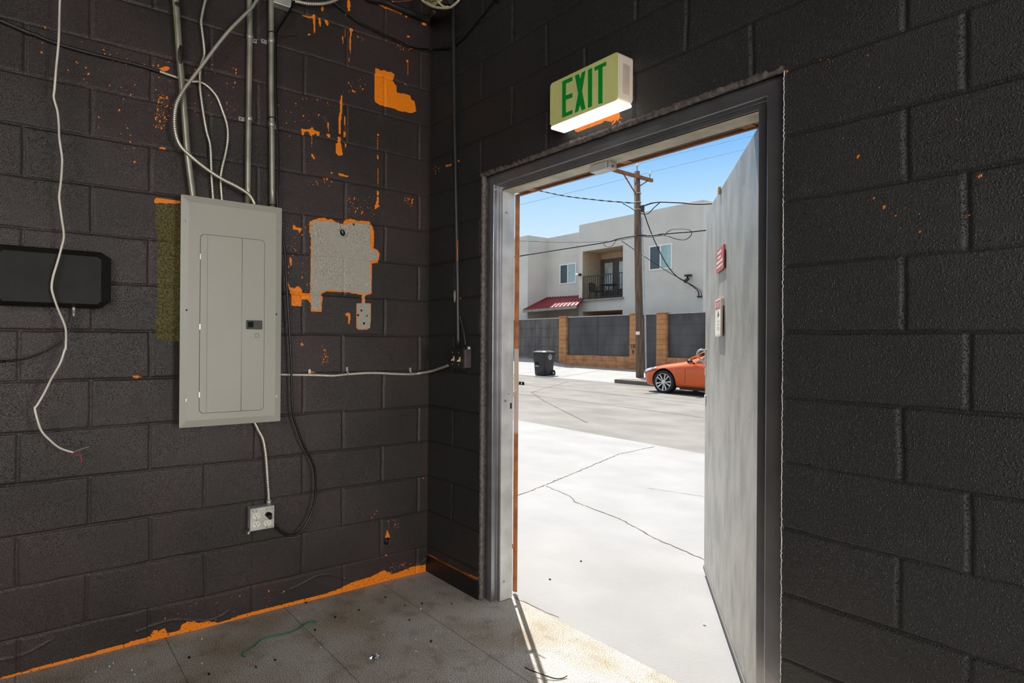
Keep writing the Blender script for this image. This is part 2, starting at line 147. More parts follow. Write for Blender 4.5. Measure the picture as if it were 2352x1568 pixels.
# world point from a fixed wall plane
def PA(u, z, x=0.): return (x, u, z)
def PB(u, z, y=0.): return (u, y, z)
D = {'orange':[[(-0.364,2.822),(-0.345,2.824),(-0.329,2.817),(-0.313,2.827),(-0.29,2.825),(-0.261,2.827),(-0.243,2.819),(-0.253,2.787),(-0.245,2.767),(-0.228,2.758),(-0.228,2.723),(-0.195,2.726),(-0.141,2.727),(-0.131,2.704),(-0.111,2.705),(-0.098,2.648),(-0.132,2.629),(-0.199,2.625),(-0.264,2.627),(-0.331,2.626),(-0.367,2.638),(-0.371,2.682),(-0.372,2.757)],[(-0.73,3.005),(-0.72,3.005),(-0.717,2.959),(-0.72,2.908),(-0.726,2.907),(-0.728,2.955)],[(-0.758,2.986),(-0.749,2.986),(-0.746,2.982),(-0.749,2.973),(-0.755,2.971),(-0.757,2.978)],[(-0.699,2.995),(-0.687,2.996),(-0.684,2.977),(-0.687,2.954),(-0.694,2.951),(-0.697,2.973)],[(-0.665,2.999),(-0.647,2.995),(-0.64,2.988),(-0.649,2.965),(-0.661,2.975)],[(-0.686,3.057),(-0.673,3.059),(-0.67,3.05),(-0.674,3.036),(-0.681,3.033),(-0.685,3.045)],[(-0.788,2.986),(-0.768,2.986),(-0.748,2.989),(-0.714,2.994),(-0.713,2.981),(-0.734,2.981),(-0.754,2.978),(-0.785,2.974)],[(-0.758,2.897),(-0.745,2.898),(-0.742,2.895),(-0.746,2.888),(-0.753,2.885),(-0.757,2.891)],[(-0.552,2.989),(-0.546,2.988),(-0.545,2.964),(-0.546,2.937),(-0.549,2.936),(-0.551,2.962)],[(-0.565,2.941),(-0.558,2.941),(-0.557,2.923),(-0.559,2.901),(-0.563,2.899),(-0.564,2.92)],[(-0.521,2.997),(-0.51,2.998),(-0.498,2.989),(-0.51,2.978),(-0.512,2.954),(-0.519,2.952)],[(-0.522,2.951),(-0.514,2.951),(-0.512,2.907),(-0.514,2.86),(-0.519,2.859),(-0.521,2.905)],[(-0.524,2.841),(-0.521,2.839),(-0.52,2.814),(-0.521,2.785),(-0.523,2.784),(-0.524,2.812)],[(-0.508,2.672),(-0.496,2.67),(-0.48,2.665),(-0.496,2.658),(-0.507,2.662)],[(-0.569,2.627),(-0.561,2.622),(-0.563,2.536),(-0.568,2.495),(-0.571,2.422),(-0.584,2.419),(-0.583,2.498),(-0.576,2.533),(-0.575,2.579)],[(-0.549,2.519),(-0.542,2.518),(-0.54,2.475),(-0.542,2.428),(-0.546,2.427),(-0.548,2.473)],[(-0.58,2.585),(-0.558,2.586),(-0.544,2.583),(-0.569,2.579)],[(-0.589,2.402),(-0.568,2.406),(-0.569,2.369),(-0.558,2.312),(-0.581,2.304),(-0.599,2.314),(-0.6,2.363),(-0.585,2.373)],[(-0.548,2.387),(-0.541,2.386),(-0.539,2.369),(-0.541,2.348),(-0.545,2.348),(-0.547,2.367)],[(-0.553,2.439),(-0.539,2.435),(-0.541,2.408),(-0.552,2.409)],[(-0.79,2.402),(-0.777,2.405),(-0.76,2.405),(-0.74,2.413),(-0.73,2.428),(-0.723,2.416),(-0.712,2.406),(-0.688,2.407),(-0.688,2.388),(-0.702,2.385),(-0.712,2.396),(-0.729,2.383),(-0.735,2.379),(-0.75,2.395),(-0.773,2.393),(-0.773,2.374),(-0.783,2.373)],[(-0.735,2.382),(-0.73,2.38),(-0.729,2.351),(-0.73,2.319),(-0.732,2.318),(-0.734,2.35)],[(-0.734,2.292),(-0.725,2.281),(-0.713,2.264),(-0.718,2.256),(-0.734,2.273)],[(-0.645,2.468),(-0.64,2.467),(-0.638,2.442),(-0.64,2.414),(-0.643,2.414),(-0.644,2.441)],[(-0.653,2.402),(-0.639,2.409),(-0.628,2.4),(-0.635,2.386),(-0.65,2.396)],[(-0.588,2.211),(-0.57,2.214),(-0.544,2.209),(-0.522,2.206),(-0.526,2.198),(-0.551,2.201),(-0.577,2.2)],[(-0.625,2.211),(-0.616,2.21),(-0.614,2.207),(-0.617,2.2),(-0.622,2.199),(-0.624,2.205)],[(-0.353,2.47),(-0.342,2.469),(-0.339,2.464),(-0.342,2.455),(-0.349,2.454),(-0.351,2.462)],[(-0.352,2.453),(-0.347,2.451),(-0.345,2.417),(-0.347,2.379),(-0.35,2.378),(-0.351,2.415)],[(-0.35,2.357),(-0.345,2.356),(-0.343,2.338),(-0.345,2.317),(-0.347,2.317),(-0.349,2.337)],[(-0.347,2.282),(-0.343,2.28),(-0.342,2.235),(-0.342,2.187),(-0.344,2.187),(-0.346,2.235)],[(-0.352,2.158),(-0.341,2.157),(-0.338,2.144),(-0.341,2.127),(-0.347,2.126),(-0.35,2.142)],[(-0.169,2.922),(-0.154,2.923),(-0.15,2.92),(-0.155,2.911),(-0.163,2.909),(-0.167,2.915)],[(-0.159,2.91),(-0.153,2.909),(-0.152,2.877),(-0.153,2.841),(-0.156,2.84),(-0.158,2.875)],[(-0.165,3.058),(-0.152,3.068),(-0.142,3.057),(-0.161,3.052)],[(-0.183,2.787),(-0.15,2.785),(-0.154,2.778)],[(-0.54,3.138),(-0.524,3.141),(-0.519,3.115),(-0.524,3.084),(-0.533,3.081),(-0.538,3.109)],[(-0.551,3.065),(-0.54,3.066),(-0.537,3.065),(-0.54,3.059),(-0.547,3.056),(-0.55,3.061)],[(-0.379,3.188),(-0.324,3.186),(-0.285,3.189),(-0.244,3.184),(-0.22,3.185),(-0.212,3.202),(-0.191,3.205),(-0.187,3.182),(-0.203,3.169),(-0.236,3.173),(-0.276,3.174),(-0.324,3.172),(-0.371,3.182)],[(-0.178,3.172),(-0.157,3.172),(-0.162,3.163),(-0.18,3.163)],[(-0.691,1.962),(-0.654,1.969),(-0.642,1.959),(-0.623,1.967),(-0.591,1.954),(-0.553,1.946),(-0.546,1.965),(-0.533,1.975),(-0.501,1.982),(-0.461,1.975),(-0.444,1.979),(-0.427,1.982),(-0.39,1.981),(-0.372,1.947),(-0.364,1.923),(-0.368,1.838),(-0.344,1.831),(-0.328,1.811),(-0.336,1.777),(-0.34,1.761),(-0.378,1.755),(-0.379,1.697),(-0.38,1.588),(-0.417,1.577),(-0.417,1.538),(-0.381,1.535),(-0.381,1.516),(-0.385,1.401),(-0.409,1.391),(-0.456,1.39),(-0.469,1.399),(-0.472,1.533),(-0.44,1.534),(-0.437,1.579),(-0.53,1.589),(-0.639,1.589),(-0.673,1.573),(-0.667,1.559),(-0.67,1.481),(-0.729,1.479),(-0.729,1.522),(-0.749,1.541),(-0.776,1.539),(-0.778,1.505),(-0.834,1.506),(-0.836,1.559),(-0.853,1.608),(-0.853,1.625),(-0.841,1.598),(-0.82,1.593),(-0.797,1.607),(-0.776,1.584),(-0.776,1.573),(-0.734,1.573),(-0.734,1.587),(-0.734,1.672),(-0.735,1.751),(-0.733,1.774),(-0.733,1.843),(-0.743,1.898),(-0.741,1.938)],[(-0.832,1.911),(-0.823,1.913),(-0.811,1.899),(-0.793,1.898),(-0.783,1.902),(-0.784,1.888),(-0.799,1.867),(-0.8,1.886),(-0.817,1.89),(-0.83,1.886)],[(-0.846,1.749),(-0.837,1.747),(-0.834,1.725),(-0.837,1.701),(-0.842,1.7),(-0.845,1.724)],[(-0.537,1.477),(-0.51,1.482),(-0.504,1.466),(-0.511,1.419),(-0.517,1.422),(-0.517,1.46),(-0.532,1.465)],[(-0.786,1.317),(-0.777,1.321),(-0.766,1.303),(-0.78,1.305)],[(-0.35,2.123),(-0.336,2.125),(-0.336,2.104),(-0.342,2.081),(-0.33,2.074),(-0.353,2.057),(-0.363,2.052),(-0.361,2.076),(-0.353,2.083)],[(-0.272,0.287),(-0.254,0.251),(-0.251,0.237),(-0.283,0.243),(-0.276,0.261)],[(-0.281,0.149),(-0.267,0.15),(-0.263,0.139),(-0.279,0.139)],[(-0.038,0.549),(-0.025,0.541),(-0.034,0.535)],[(-0.745,1.172),(-0.726,1.172),(-0.699,1.167),(-0.703,1.162),(-0.737,1.165)],[(-1.551,1.173),(-1.535,1.172),(-1.502,1.164),(-1.535,1.161),(-1.551,1.163)],[(-1.467,1.955),(-1.42,1.958),(-1.36,1.955),(-1.36,1.944),(-1.471,1.932)],[(-1.453,2.53),(-1.436,2.545),(-1.416,2.549),(-1.408,2.542),(-1.43,2.525),(-1.444,2.526)],[(-1.456,2.18),(-1.433,2.185),(-1.416,2.179),(-1.45,2.174)],[(-2.008,0.007),(-1.924,0.009),(-1.864,0.013),(-1.791,0.014),(-1.701,0.013),(-1.633,0.016),(-1.553,0.018),(-1.472,0.02),(-1.46,0.047),(-1.435,0.037),(-1.413,0.043),(-1.402,0.017),(-1.381,0.015),(-1.349,0.016),(-1.342,0.038),(-1.322,0.048),(-1.288,0.043),(-1.269,0.028),(-1.23,0.029),(-1.183,0.006),(-1.143,0.008),(-1.061,0.018),(-0.976,0.014),(-0.777,0.017),(-0.634,0.017),(-0.56,0.023),(-0.486,0.041),(-0.428,0.045),(-0.367,0.046),(-0.285,0.064),(-0.237,0.032),(-0.18,0.032),(-0.117,0.044),(-0.009,0.041),(-0.009,-0.002),(-0.237,-0.033),(-0.751,-0.04),(-1.182,-0.045),(-1.549,-0.049),(-2.007,-0.051)]],'bare':[[(-0.734,1.939),(-0.691,1.947),(-0.648,1.951),(-0.591,1.951),(-0.553,1.942),(-0.501,1.962),(-0.461,1.969),(-0.427,1.97),(-0.39,1.97),(-0.386,1.921),(-0.385,1.83),(-0.351,1.824),(-0.34,1.807),(-0.345,1.773),(-0.385,1.773),(-0.383,1.594),(-0.421,1.586),(-0.424,1.535),(-0.386,1.532),(-0.387,1.403),(-0.416,1.397),(-0.459,1.396),(-0.466,1.411),(-0.468,1.53),(-0.436,1.533),(-0.429,1.586),(-0.537,1.593),(-0.639,1.595),(-0.679,1.578),(-0.673,1.556),(-0.674,1.487),(-0.725,1.486),(-0.73,1.576),(-0.731,1.786),(-0.732,1.854)]],'olive':[[(-1.467,1.932),(-1.43,1.934),(-1.36,1.94),(-1.355,1.319),(-1.415,1.326),(-1.461,1.329),(-1.46,1.41),(-1.454,1.506),(-1.458,1.653),(-1.456,1.779),(-1.468,1.837)]],'specks':[([(-1.481,2.58),(-1.118,2.649),(-1.084,2.425),(-1.479,2.244)],90),([(-2.026,2.59),(-1.537,2.565),(-1.532,1.96),(-1.842,2.423)],45),([(-1.458,2.439),(-1.418,2.449),(-1.416,2.269),(-1.473,2.257)],70),([(-0.896,2.535),(-0.626,2.587),(-0.625,2.469),(-0.81,2.423)],30),([(-0.57,2.693),(-0.407,2.782),(-0.421,2.69),(-0.555,2.63)],25),([(-0.707,2.169),(-0.602,2.179),(-0.637,2.128),(-0.774,2.12)],25),([(-0.541,2.098),(-0.367,2.123),(-0.366,1.996),(-0.527,2.012)],50),([(-0.182,2.15),(-0.122,2.146),(-0.129,2.088),(-0.181,2.113)],30),([(-0.668,1.314),(-0.617,1.216),(-0.667,1.199)],25),([(-0.887,1.965),(-0.74,1.927),(-0.737,1.587),(-0.867,1.662)],40),([(-0.39,0.445),(-0.315,0.401),(-0.276,0.328),(-0.39,0.347)],12),([(-0.276,0.341),(-0.183,0.333),(-0.198,0.281),(-0.261,0.285)],16),([(-0.236,0.093),(-0.116,0.069),(-0.116,0.014),(-0.274,0.041)],40),([(-1.695,2.532),(-1.436,2.544),(-1.435,2.513),(-1.695,2.509)],40),([(-0.499,2.991),(-0.423,2.953),(-0.484,2.929)],10),([(-0.218,3.021),(-0.11,3.01),(-0.135,2.974),(-0.242,2.964)],25),([(-1.446,0.132),(-0.844,0.092),(-0.888,-0.006),(-1.446,0.036)],25),([(-0.927,2.564),(-0.76,2.57),(-0.779,2.212),(-0.918,2.326)],14)],'orangeB':[[(1.104,2.248),(1.12,2.252),(1.159,2.254),(1.234,2.259),(1.293,2.257),(1.33,2.254),(1.342,2.24),(1.341,2.226),(1.322,2.223),(1.296,2.221),(1.27,2.234),(1.249,2.23),(1.222,2.231),(1.188,2.229),(1.156,2.228),(1.137,2.229),(1.114,2.232)],[(1.392,2.192),(1.403,2.196),(1.408,2.189),(1.4,2.184)],[(0.154,2.318),(0.191,2.315),(0.215,2.312),(0.21,2.303),(0.164,2.307)],[(0.263,2.319),(0.29,2.315),(0.281,2.304)],[(0.265,2.154),(0.275,2.099),(0.268,2.1)],[(0.275,1.739),(0.288,1.736),(0.292,1.529),(0.283,1.529)],[(0.466,2.198),(0.49,2.188),(0.482,2.178)],[(0.281,1.578),(0.298,1.577),(0.3,1.456),(0.287,1.456)],[(0.028,0.106),(0.077,0.104),(0.245,0.095),(0.496,0.113),(0.496,0.102),(0.28,0.088),(0.038,0.087)],[(1.971,2.186),(1.978,2.177),(1.973,2.173),(1.967,2.179)]],'specksB':[([(1.293,2.227),(1.35,2.226),(1.345,2.199),(1.293,2.205)],25),([(2.204,1.745),(2.336,1.658),(2.315,1.61),(2.214,1.624)],8),([(1.974,2.264),(2.485,2.056),(2.486,1.539),(1.977,1.596)],14),([(1.369,2.377),(1.394,2.333),(1.4,2.229),(1.375,2.271)],10),([(0.009,2.341),(0.126,2.325),(0.089,2.289),(0.03,2.269)],20)],'white_cable':[(0.12,-1.834,2.678),(0.12,-1.835,2.652),(0.12,-1.836,2.6),(0.12,-1.837,2.521),(0.12,-1.839,2.468),(0.12,-1.845,2.388),(0.12,-1.85,2.3),(0.12,-1.852,2.265),(0.12,-1.84,2.216),(0.12,-1.835,2.165),(0.12,-1.833,2.113),(0.12,-1.824,2.045),(0.12,-1.823,2.011),(0.12,-1.826,1.949),(0.12,-1.831,1.896),(0.12,-1.831,1.87),(0.12,-1.823,1.802),(0.12,-1.815,1.733),(0.12,-1.824,1.68),(0.12,-1.836,1.626),(0.12,-1.849,1.573),(0.12,-1.854,1.53),(0.12,-1.848,1.496),(0.12,-1.832,1.444),(0.12,-1.81,1.384),(0.12,-1.805,1.349),(0.12,-1.806,1.29),(0.12,-1.809,1.285),(0.12,-1.824,1.232),(0.12,-1.853,1.172),(0.12,-1.874,1.121),(0.12,-1.899,1.071),(0.12,-1.905,1.063),(0.12,-1.899,1.029),(0.12,-1.884,0.976),(0.12,-1.859,0.94),(0.12,-1.822,0.902),(0.12,-1.777,0.88)],'red_wire':[(0.12,-1.778,0.881),(0.12,-1.758,0.869),(0.12,-1.748,0.851),(0.12,-1.751,0.833)],'bare_wire':[(0.12,-1.778,0.881),(0.12,-1.75,0.891),(0.12,-1.72,0.899)],'cond1':[(0.045,-1.4,2.856),(0.045,-1.398,2.832),(0.045,-1.388,2.712),(0.045,-1.38,2.591),(0.045,-1.369,2.47),(0.045,-1.353,2.288),(0.045,-1.343,2.166),(0.045,-1.319,1.983),(0.045,-1.316,1.952)],'cond2':[(0.03,-1.065,2.976),(0.03,-1.066,2.949),(0.03,-1.063,2.752),(0.03,-1.065,2.486),(0.03,-1.066,2.288),(0.03,-1.066,1.973)],'cond3':[(0.03,-0.961,3.011),(0.03,-0.961,2.984),(0.03,-0.958,2.783),(0.03,-0.956,2.513),(0.03,-0.951,2.311),(0.03,-0.947,1.973)],'strap2':[(0.03,-1.063,2.775),(0.03,-1.063,2.384)],'strap3':[(0.03,-0.958,2.786),(0.03,-0.953,2.381)],'flex1':[(0.08,-1.028,2.972),(0.08,-1.047,2.933),(0.08,-1.073,2.885),(0.08,-1.112,2.834),(0.08,-1.174,2.75),(0.08,-1.229,2.664),(0.08,-1.283,2.573),(0.08,-1.336,2.485),(0.08,-1.37,2.427),(0.08,-1.396,2.366),(0.08,-1.405,2.309),(0.08,-1.404,2.255),(0.08,-1.394,2.208),(0.08,-1.374,2.173),(0.08,-1.339,2.145),(0.08,-1.298,2.116),(0.08,-1.249,2.087),(0.08,-1.194,2.061),(0.08,-1.137,2.041),(0.08,-1.086,2.017),(0.08,-1.063,1.994),(0.08,-1.049,1.967)],'flex2':[(0.03,-1.261,2.91),(0.03,-1.267,2.883),(0.03,-1.276,2.842),(0.03,-1.285,2.782),(0.03,-1.281,2.739),(0.03,-1.273,2.678),(0.03,-1.271,2.627),(0.03,-1.286,2.573),(0.03,-1.289,2.496),(0.03,-1.283,2.434),(0.03,-1.269,2.342),(0.03,-1.257,2.281),(0.03,-1.241,2.221),(0.03,-1.236,2.126),(0.03,-1.233,2.062),(0.03,-1.226,1.974)],'flex3a':[(0.012,-2.043,2.563),(0.012,-2.026,2.561),(0.012,-1.982,2.55),(0.012,-1.914,2.538),(0.012,-1.844,2.525),(0.012,-1.747,2.519),(0.012,-1.645,2.518),(0.012,-1.538,2.518),(0.012,-1.455,2.512)],'flex3b':[(0.018,-1.456,2.51),(0.018,-1.381,2.502),(0.018,-1.322,2.501),(0.018,-1.286,2.507),(0.018,-1.249,2.494),(0.018,-1.211,2.458),(0.018,-1.186,2.403),(0.018,-1.163,2.337),(0.018,-1.159,2.272),(0.018,-1.168,2.205),(0.018,-1.184,2.131),(0.018,-1.19,2.072),(0.018,-1.183,1.976)],'cord':[(0.05,-0.851,3.005),(0.05,-0.879,2.941),(0.05,-0.914,2.875),(0.05,-0.939,2.827),(0.05,-0.943,2.779),(0.05,-0.943,2.644),(0.05,-0.94,2.51),(0.05,-0.936,2.409),(0.05,-0.93,2.309),(0.05,-0.926,2.175),(0.05,-0.928,1.985),(0.05,-0.89,1.765),(0.05,-0.882,1.657),(0.05,-0.874,1.528),(0.05,-0.862,1.358),(0.05,-0.853,1.221),(0.05,-0.849,1.084),(0.05,-0.842,0.968),(0.05,-0.819,0.895),(0.05,-0.794,0.827),(0.05,-0.765,0.77),(0.05,-0.738,0.719),(0.05,-0.723,0.669),(0.05,-0.718,0.596),(0.05,-0.724,0.523),(0.05,-0.743,0.46),(0.05,-0.771,0.41),(0.05,-0.809,0.374),(0.05,-0.853,0.369),(0.05,-0.89,0.388),(0.05,-0.92,0.423),(0.05,-0.95,0.463),(0.075,-0.969,0.489)],'ties':[(0.04,-0.96,2.825),(0.04,-0.957,2.411),(0.04,-0.95,1.988)],'tie_tail':[(0.04,-0.941,2.827),(0.04,-0.923,2.814),(0.04,-0.874,2.829),(0.04,-0.831,2.845)],'flexh':[(0.01,-0.905,1.162),(0.01,-0.812,1.158),(0.01,-0.7,1.154),(0.01,-0.606,1.149),(0.01,-0.526,1.154),(0.01,-0.419,1.158),(0.01,-0.333,1.156),(0.01,-0.245,1.15),(0.01,-0.126,1.145),(0.01,-0.069,1.149),(0.08,-0.035,1.163),(0.168,-0.035,1.183),(0.24,-0.035,1.201)],'hstraps':[(0.01,-0.526,1.158),(0.01,-0.128,1.147)],'hstrap_empty':[(0.0,-0.737,1.174)],'flexd':[(0.03,-1.03,0.943),(0.03,-1.022,0.928),(0.03,-1.006,0.895),(0.03,-0.985,0.853),(0.03,-0.973,0.794),(0.03,-0.966,0.729),(0.03,-0.96,0.646),(0.03,-0.955,0.587),(0.03,-0.953,0.543)],'cornercable':[(0.03,-0.647,3.089),(0.03,-0.632,3.083),(0.03,-0.568,3.06),(0.03,-0.486,3.028),(0.03,-0.403,3.016),(0.03,-0.316,3.005),(0.03,-0.227,2.996),(0.03,-0.163,2.988),(0.03,-0.107,2.992),(0.037,-0.012,3.013),(0.141,-0.012,2.975),(0.214,-0.012,2.95),(0.258,-0.012,2.947),(0.345,-0.012,2.957),(0.439,-0.012,2.99),(0.518,-0.012,3.016),(0.583,-0.012,3.043),(0.625,-0.012,3.065)],'flextop':[(0.03,-0.853,3.015),(0.03,-0.827,3.021),(0.03,-0.776,3.028),(0.03,-0.709,3.048),(0.03,-0.663,3.069),(0.03,-0.616,3.099),(0.03,-0.593,3.129)],'jbox':[(0.05,-0.952,2.992),(0.05,-0.868,3.02),(0.05,-0.867,2.969),(0.05,-0.952,2.965)],'toppipe':[(0.02,-0.436,3.177),(0.02,-0.382,3.181),(0.02,-0.32,3.191),(0.02,-0.24,3.187),(0.02,-0.133,3.185),(0.02,-0.043,3.186)],'elbow':[(0.04,-0.052,3.174),(0.04,-0.029,3.197),(0.195,-0.12,3.115),(0.227,-0.12,3.121),(0.268,-0.12,3.126),(0.309,-0.12,3.122),(0.359,-0.12,3.108)],'coil':[[(0.13,-0.15,3.207),(0.174,-0.15,3.169),(0.239,-0.15,3.121),(0.321,-0.15,3.076),(0.371,-0.15,3.054),(0.4,-0.15,3.045),(0.434,-0.15,3.044),(0.466,-0.15,3.048),(0.471,-0.15,3.06)],[(0.133,-0.13,3.219),(0.166,-0.13,3.182),(0.22,-0.13,3.139),(0.267,-0.13,3.112)],[(0.265,-0.14,3.151),(0.276,-0.14,3.134),(0.291,-0.14,3.115),(0.327,-0.14,3.084),(0.362,-0.14,3.067)]],'copper':[(0.05,-0.294,3.188),(0.05,-0.24,3.206),(0.05,-0.157,3.242)],'bconduit':[(0.238,-0.02,3.243),(0.241,-0.02,3.199),(0.255,-0.02,2.768),(0.272,-0.02,2.339),(0.285,-0.02,2.02),(0.299,-0.02,1.704),(0.303,-0.02,1.527),(0.305,-0.02,1.471),(0.31,-0.02,1.298)],'barmor':[(0.319,-0.015,1.47),(0.333,-0.015,1.428),(0.354,-0.015,1.376),(0.369,-0.015,1.309)],'anchors':[(-0.71,1.882),(-0.413,1.881),(-0.705,1.637),(-0.411,1.637)],'stub':[(-0.559,1.9)],'holes':[(-0.44,1.495),(-0.461,1.469),(-0.406,1.468),(-0.424,1.426),(-0.489,1.954),(-0.269,0.221)],'oscrews':[(-0.316,2.789),(-0.314,2.759),(-0.349,2.675),(-0.197,2.708),(-0.276,2.675),(-0.176,2.678)],'coax':[(0.05,-1.775,1.446),(0.05,-1.775,1.421),(0.05,-1.782,1.387),(0.05,-1.802,1.339),(0.05,-1.838,1.299),(0.05,-1.894,1.266),(0.05,-1.948,1.247),(0.05,-2.016,1.24),(0.05,-2.046,1.241)],'coaxconn':[(0.05,-1.775,1.451)],'base':[(0.002,0.011),(0.491,0.018)],'greenwire':[(0.253,-0.796,0.004),(0.231,-0.819,0.004),(0.241,-0.855,0.004),(0.266,-0.897,0.004),(0.275,-0.95,0.004),(0.271,-1.009,0.004),(0.268,-1.067,0.004),(0.306,-1.111,0.004),(0.326,-1.151,0.004),(0.338,-1.171,0.004),(0.352,-1.178,0.004),(0.373,-1.17,0.004)],'blackwire':[(1.097,-0.263,0.006),(1.138,-0.263,0.006),(1.169,-0.251,0.006),(1.196,-0.235,0.006),(1.221,-0.211,0.006),(1.231,-0.184,0.006),(1.233,-0.164,0.006)],'foil':[(0.705,-0.735,0.0)],'chips':[(0.528,-0.593,0.0),(0.579,-0.797,0.0),(0.646,-0.496,0.0),(0.749,-0.458,0.0),(0.731,-0.551,0.0),(0.631,-0.379,0.0),(0.4,-0.309,0.0),(0.159,-0.848,0.0),(0.027,-0.393,0.0),(0.984,-0.211,0.0),(0.473,-0.874,0.0),(0.112,-1.629,0.0),(0.214,-1.574,0.0),(0.149,-1.695,0.0),(0.181,-1.519,0.0),(0.256,-1.57,0.0),(0.108,-1.279,0.0),(0.134,-1.645,0.0),(0.157,-0.847,0.0),(0.32,-1.33,0.0)],'darkbits':[(0.47,-0.418,0.0),(0.247,-0.7,0.0),(0.185,-0.385,0.0),(0.355,-0.271,0.0),(0.698,-0.45,0.0),(0.464,-1.073,0.0),(0.326,-0.354,0.0),(0.017,-0.752,0.0),(0.311,-0.831,0.0),(0.439,-0.146,0.0),(0.243,-0.569,0.0),(0.243,-1.363,0.0),(0.473,-1.158,-0.0),(0.42,-1.329,0.0),(0.462,-1.075,0.0)],'threads':[[(0.388,-0.587,0.0),(0.379,-0.557,0.0)],[(0.327,-0.188,0.0),(0.311,-0.161,0.0)],[(0.885,-0.117,0.0),(0.941,-0.177,0.0),(0.984,-0.211,0.0)]],'pebbles':[(0.381,0.88,0.0),(0.484,0.507,0.0),(1.266,0.746,0.0)],'E':[[(1.118,2.425),(1.175,2.425),(1.175,2.408),(1.139,2.409),(1.139,2.359),(1.175,2.357),(1.175,2.339),(1.139,2.341),(1.14,2.286),(1.176,2.288),(1.176,2.271),(1.119,2.272)]],'X':[[(1.188,2.424),(1.209,2.424),(1.217,2.4),(1.225,2.423),(1.244,2.424),(1.227,2.347),(1.245,2.27),(1.226,2.269),(1.216,2.295),(1.207,2.272),(1.188,2.271),(1.206,2.343)]],'I':[[(1.257,2.422),(1.278,2.423),(1.279,2.269),(1.258,2.269)]],'T':[[(1.29,2.421),(1.348,2.421),(1.348,2.406),(1.33,2.406),(1.331,2.265),(1.31,2.268),(1.309,2.405),(1.29,2.406)]],'exitf':[(1.046,2.442),(1.4,2.431),(1.406,2.243),(1.048,2.25)],'exitback':[(1.013,2.256),(1.366,2.442),(1.367,2.258)],'swplate':[(0.292,1.3),(0.414,1.298),(0.418,1.184),(0.293,1.187)],'swbox':[(0.409,1.293),(0.462,1.29),(0.456,1.196),(0.409,1.191)],'swboxb':[(0.398,1.29),(0.399,1.196)],'toggles':[(0.33,1.24),(0.382,1.237)],'swscrews':[(0.319,1.274),(0.373,1.272),(0.318,1.211),(0.373,1.211)],'outplate':[(-1.052,0.533),(-0.937,0.527),(-0.941,0.428),(-1.055,0.429)],'outtop':[(-1.045,0.539),(-0.927,0.534)],'recept':[(-1.024,0.496),(-1.024,0.456),(-0.97,0.496),(-0.971,0.454)],'panel':[(-1.376,1.969),(-0.92,1.968),(-0.916,0.937),(-1.375,0.945)],'pdoor':[(-1.295,1.801),(-1.006,1.801),(-1.004,0.999),(-1.295,1.005)],'pridge':[(-1.11,1.802),(-1.11,1.0)],'pfold':[(-1.266,1.8),(-1.264,1.003)],'platch':[(-1.09,1.423),(-1.015,1.422),(-1.015,1.38),(-1.089,1.382)],'pknock':[(-1.038,1.348)],'phinge':[(-1.292,1.707),(-1.292,1.404),(-1.291,1.099)],'pscrew':[(-1.353,1.852),(-0.942,1.851),(-1.351,1.064),(-0.942,1.062)],'phole':[(-1.351,1.46),(-0.944,1.455)],'bbox':[(-2.019,1.688),(-1.684,1.689),(-1.644,1.656),(-1.642,1.484),(-1.688,1.456),(-2.007,1.461)],'bboxf':[(-2.018,1.663),(-1.892,1.665),(-1.682,1.657),(-1.681,1.46)]}
# ------------------------------------------------------------------ block walls
Z0, CH = .144, .2032
def wob(t, s, a):
    return a*(np.sin(t*7.3+s)+.6*np.sin(t*17.1+s*2.3)+.35*np.sin(t*41.+s*5.1))
def groove(U, Z, joints, vk=.75):
    """depth of the mortar joints below the block faces"""
    h = np.zeros_like(U); k = np.round((Z-Z0)/CH)
    d = np.abs(Z-Z0-k*CH-wob(U, 0, .0016)-.0012*np.sin(k*4.1+U*2))
    hw = .0048+.0016*np.sin(U*5+k*1.7)
    h = np.maximum(h, np.clip(1.25-d/hw, 0, 1))
    c = np.floor((Z-Z0)/CH).astype(int)
    for par in (0, 1):
        for j, y in enumerate(joints[par]):
            dv = np.abs(U-y-wob(Z, y*9, .0016)-.006*np.sin(c*2.7+y*5))
            hv = vk*np.clip(1.3-dv/.0085, 0, 1)*((c % 2) == par)
            h = np.maximum(h, hv)
    return h*h*(3-2*h)
def inpoly(U, Z, poly):
    P = np.array(poly); r = np.zeros(U.shape, bool)
    x0, z0 = P.min(0); x1, z1 = P.max(0)
    box = (U >= x0) & (U <= x1) & (Z >= z0) & (Z <= z1)
    if not box.any(): return r
    u, z = U[box], Z[box]; ins = np.zeros(u.shape, bool); n = len(P)
    for i in range(n):
        (xa, za), (xb, zb) = P[i], P[(i+1) % n]
        if za == zb: continue
        c = ((za > z) != (zb > z)) & (u < (xb-xa)*(z-za)/(zb-za)+xa)
        ins ^= c
    r[box] = ins
    return r
def blur(a, n=1):
    for _ in range(n):
        p = np.pad(a, 1, mode='edge')
        a = (p[1:-1, 1:-1]*2+p[:-2, 1:-1]+p[2:, 1:-1]+p[1:-1, :-2]+p[1:-1, 2:])/6
    return a
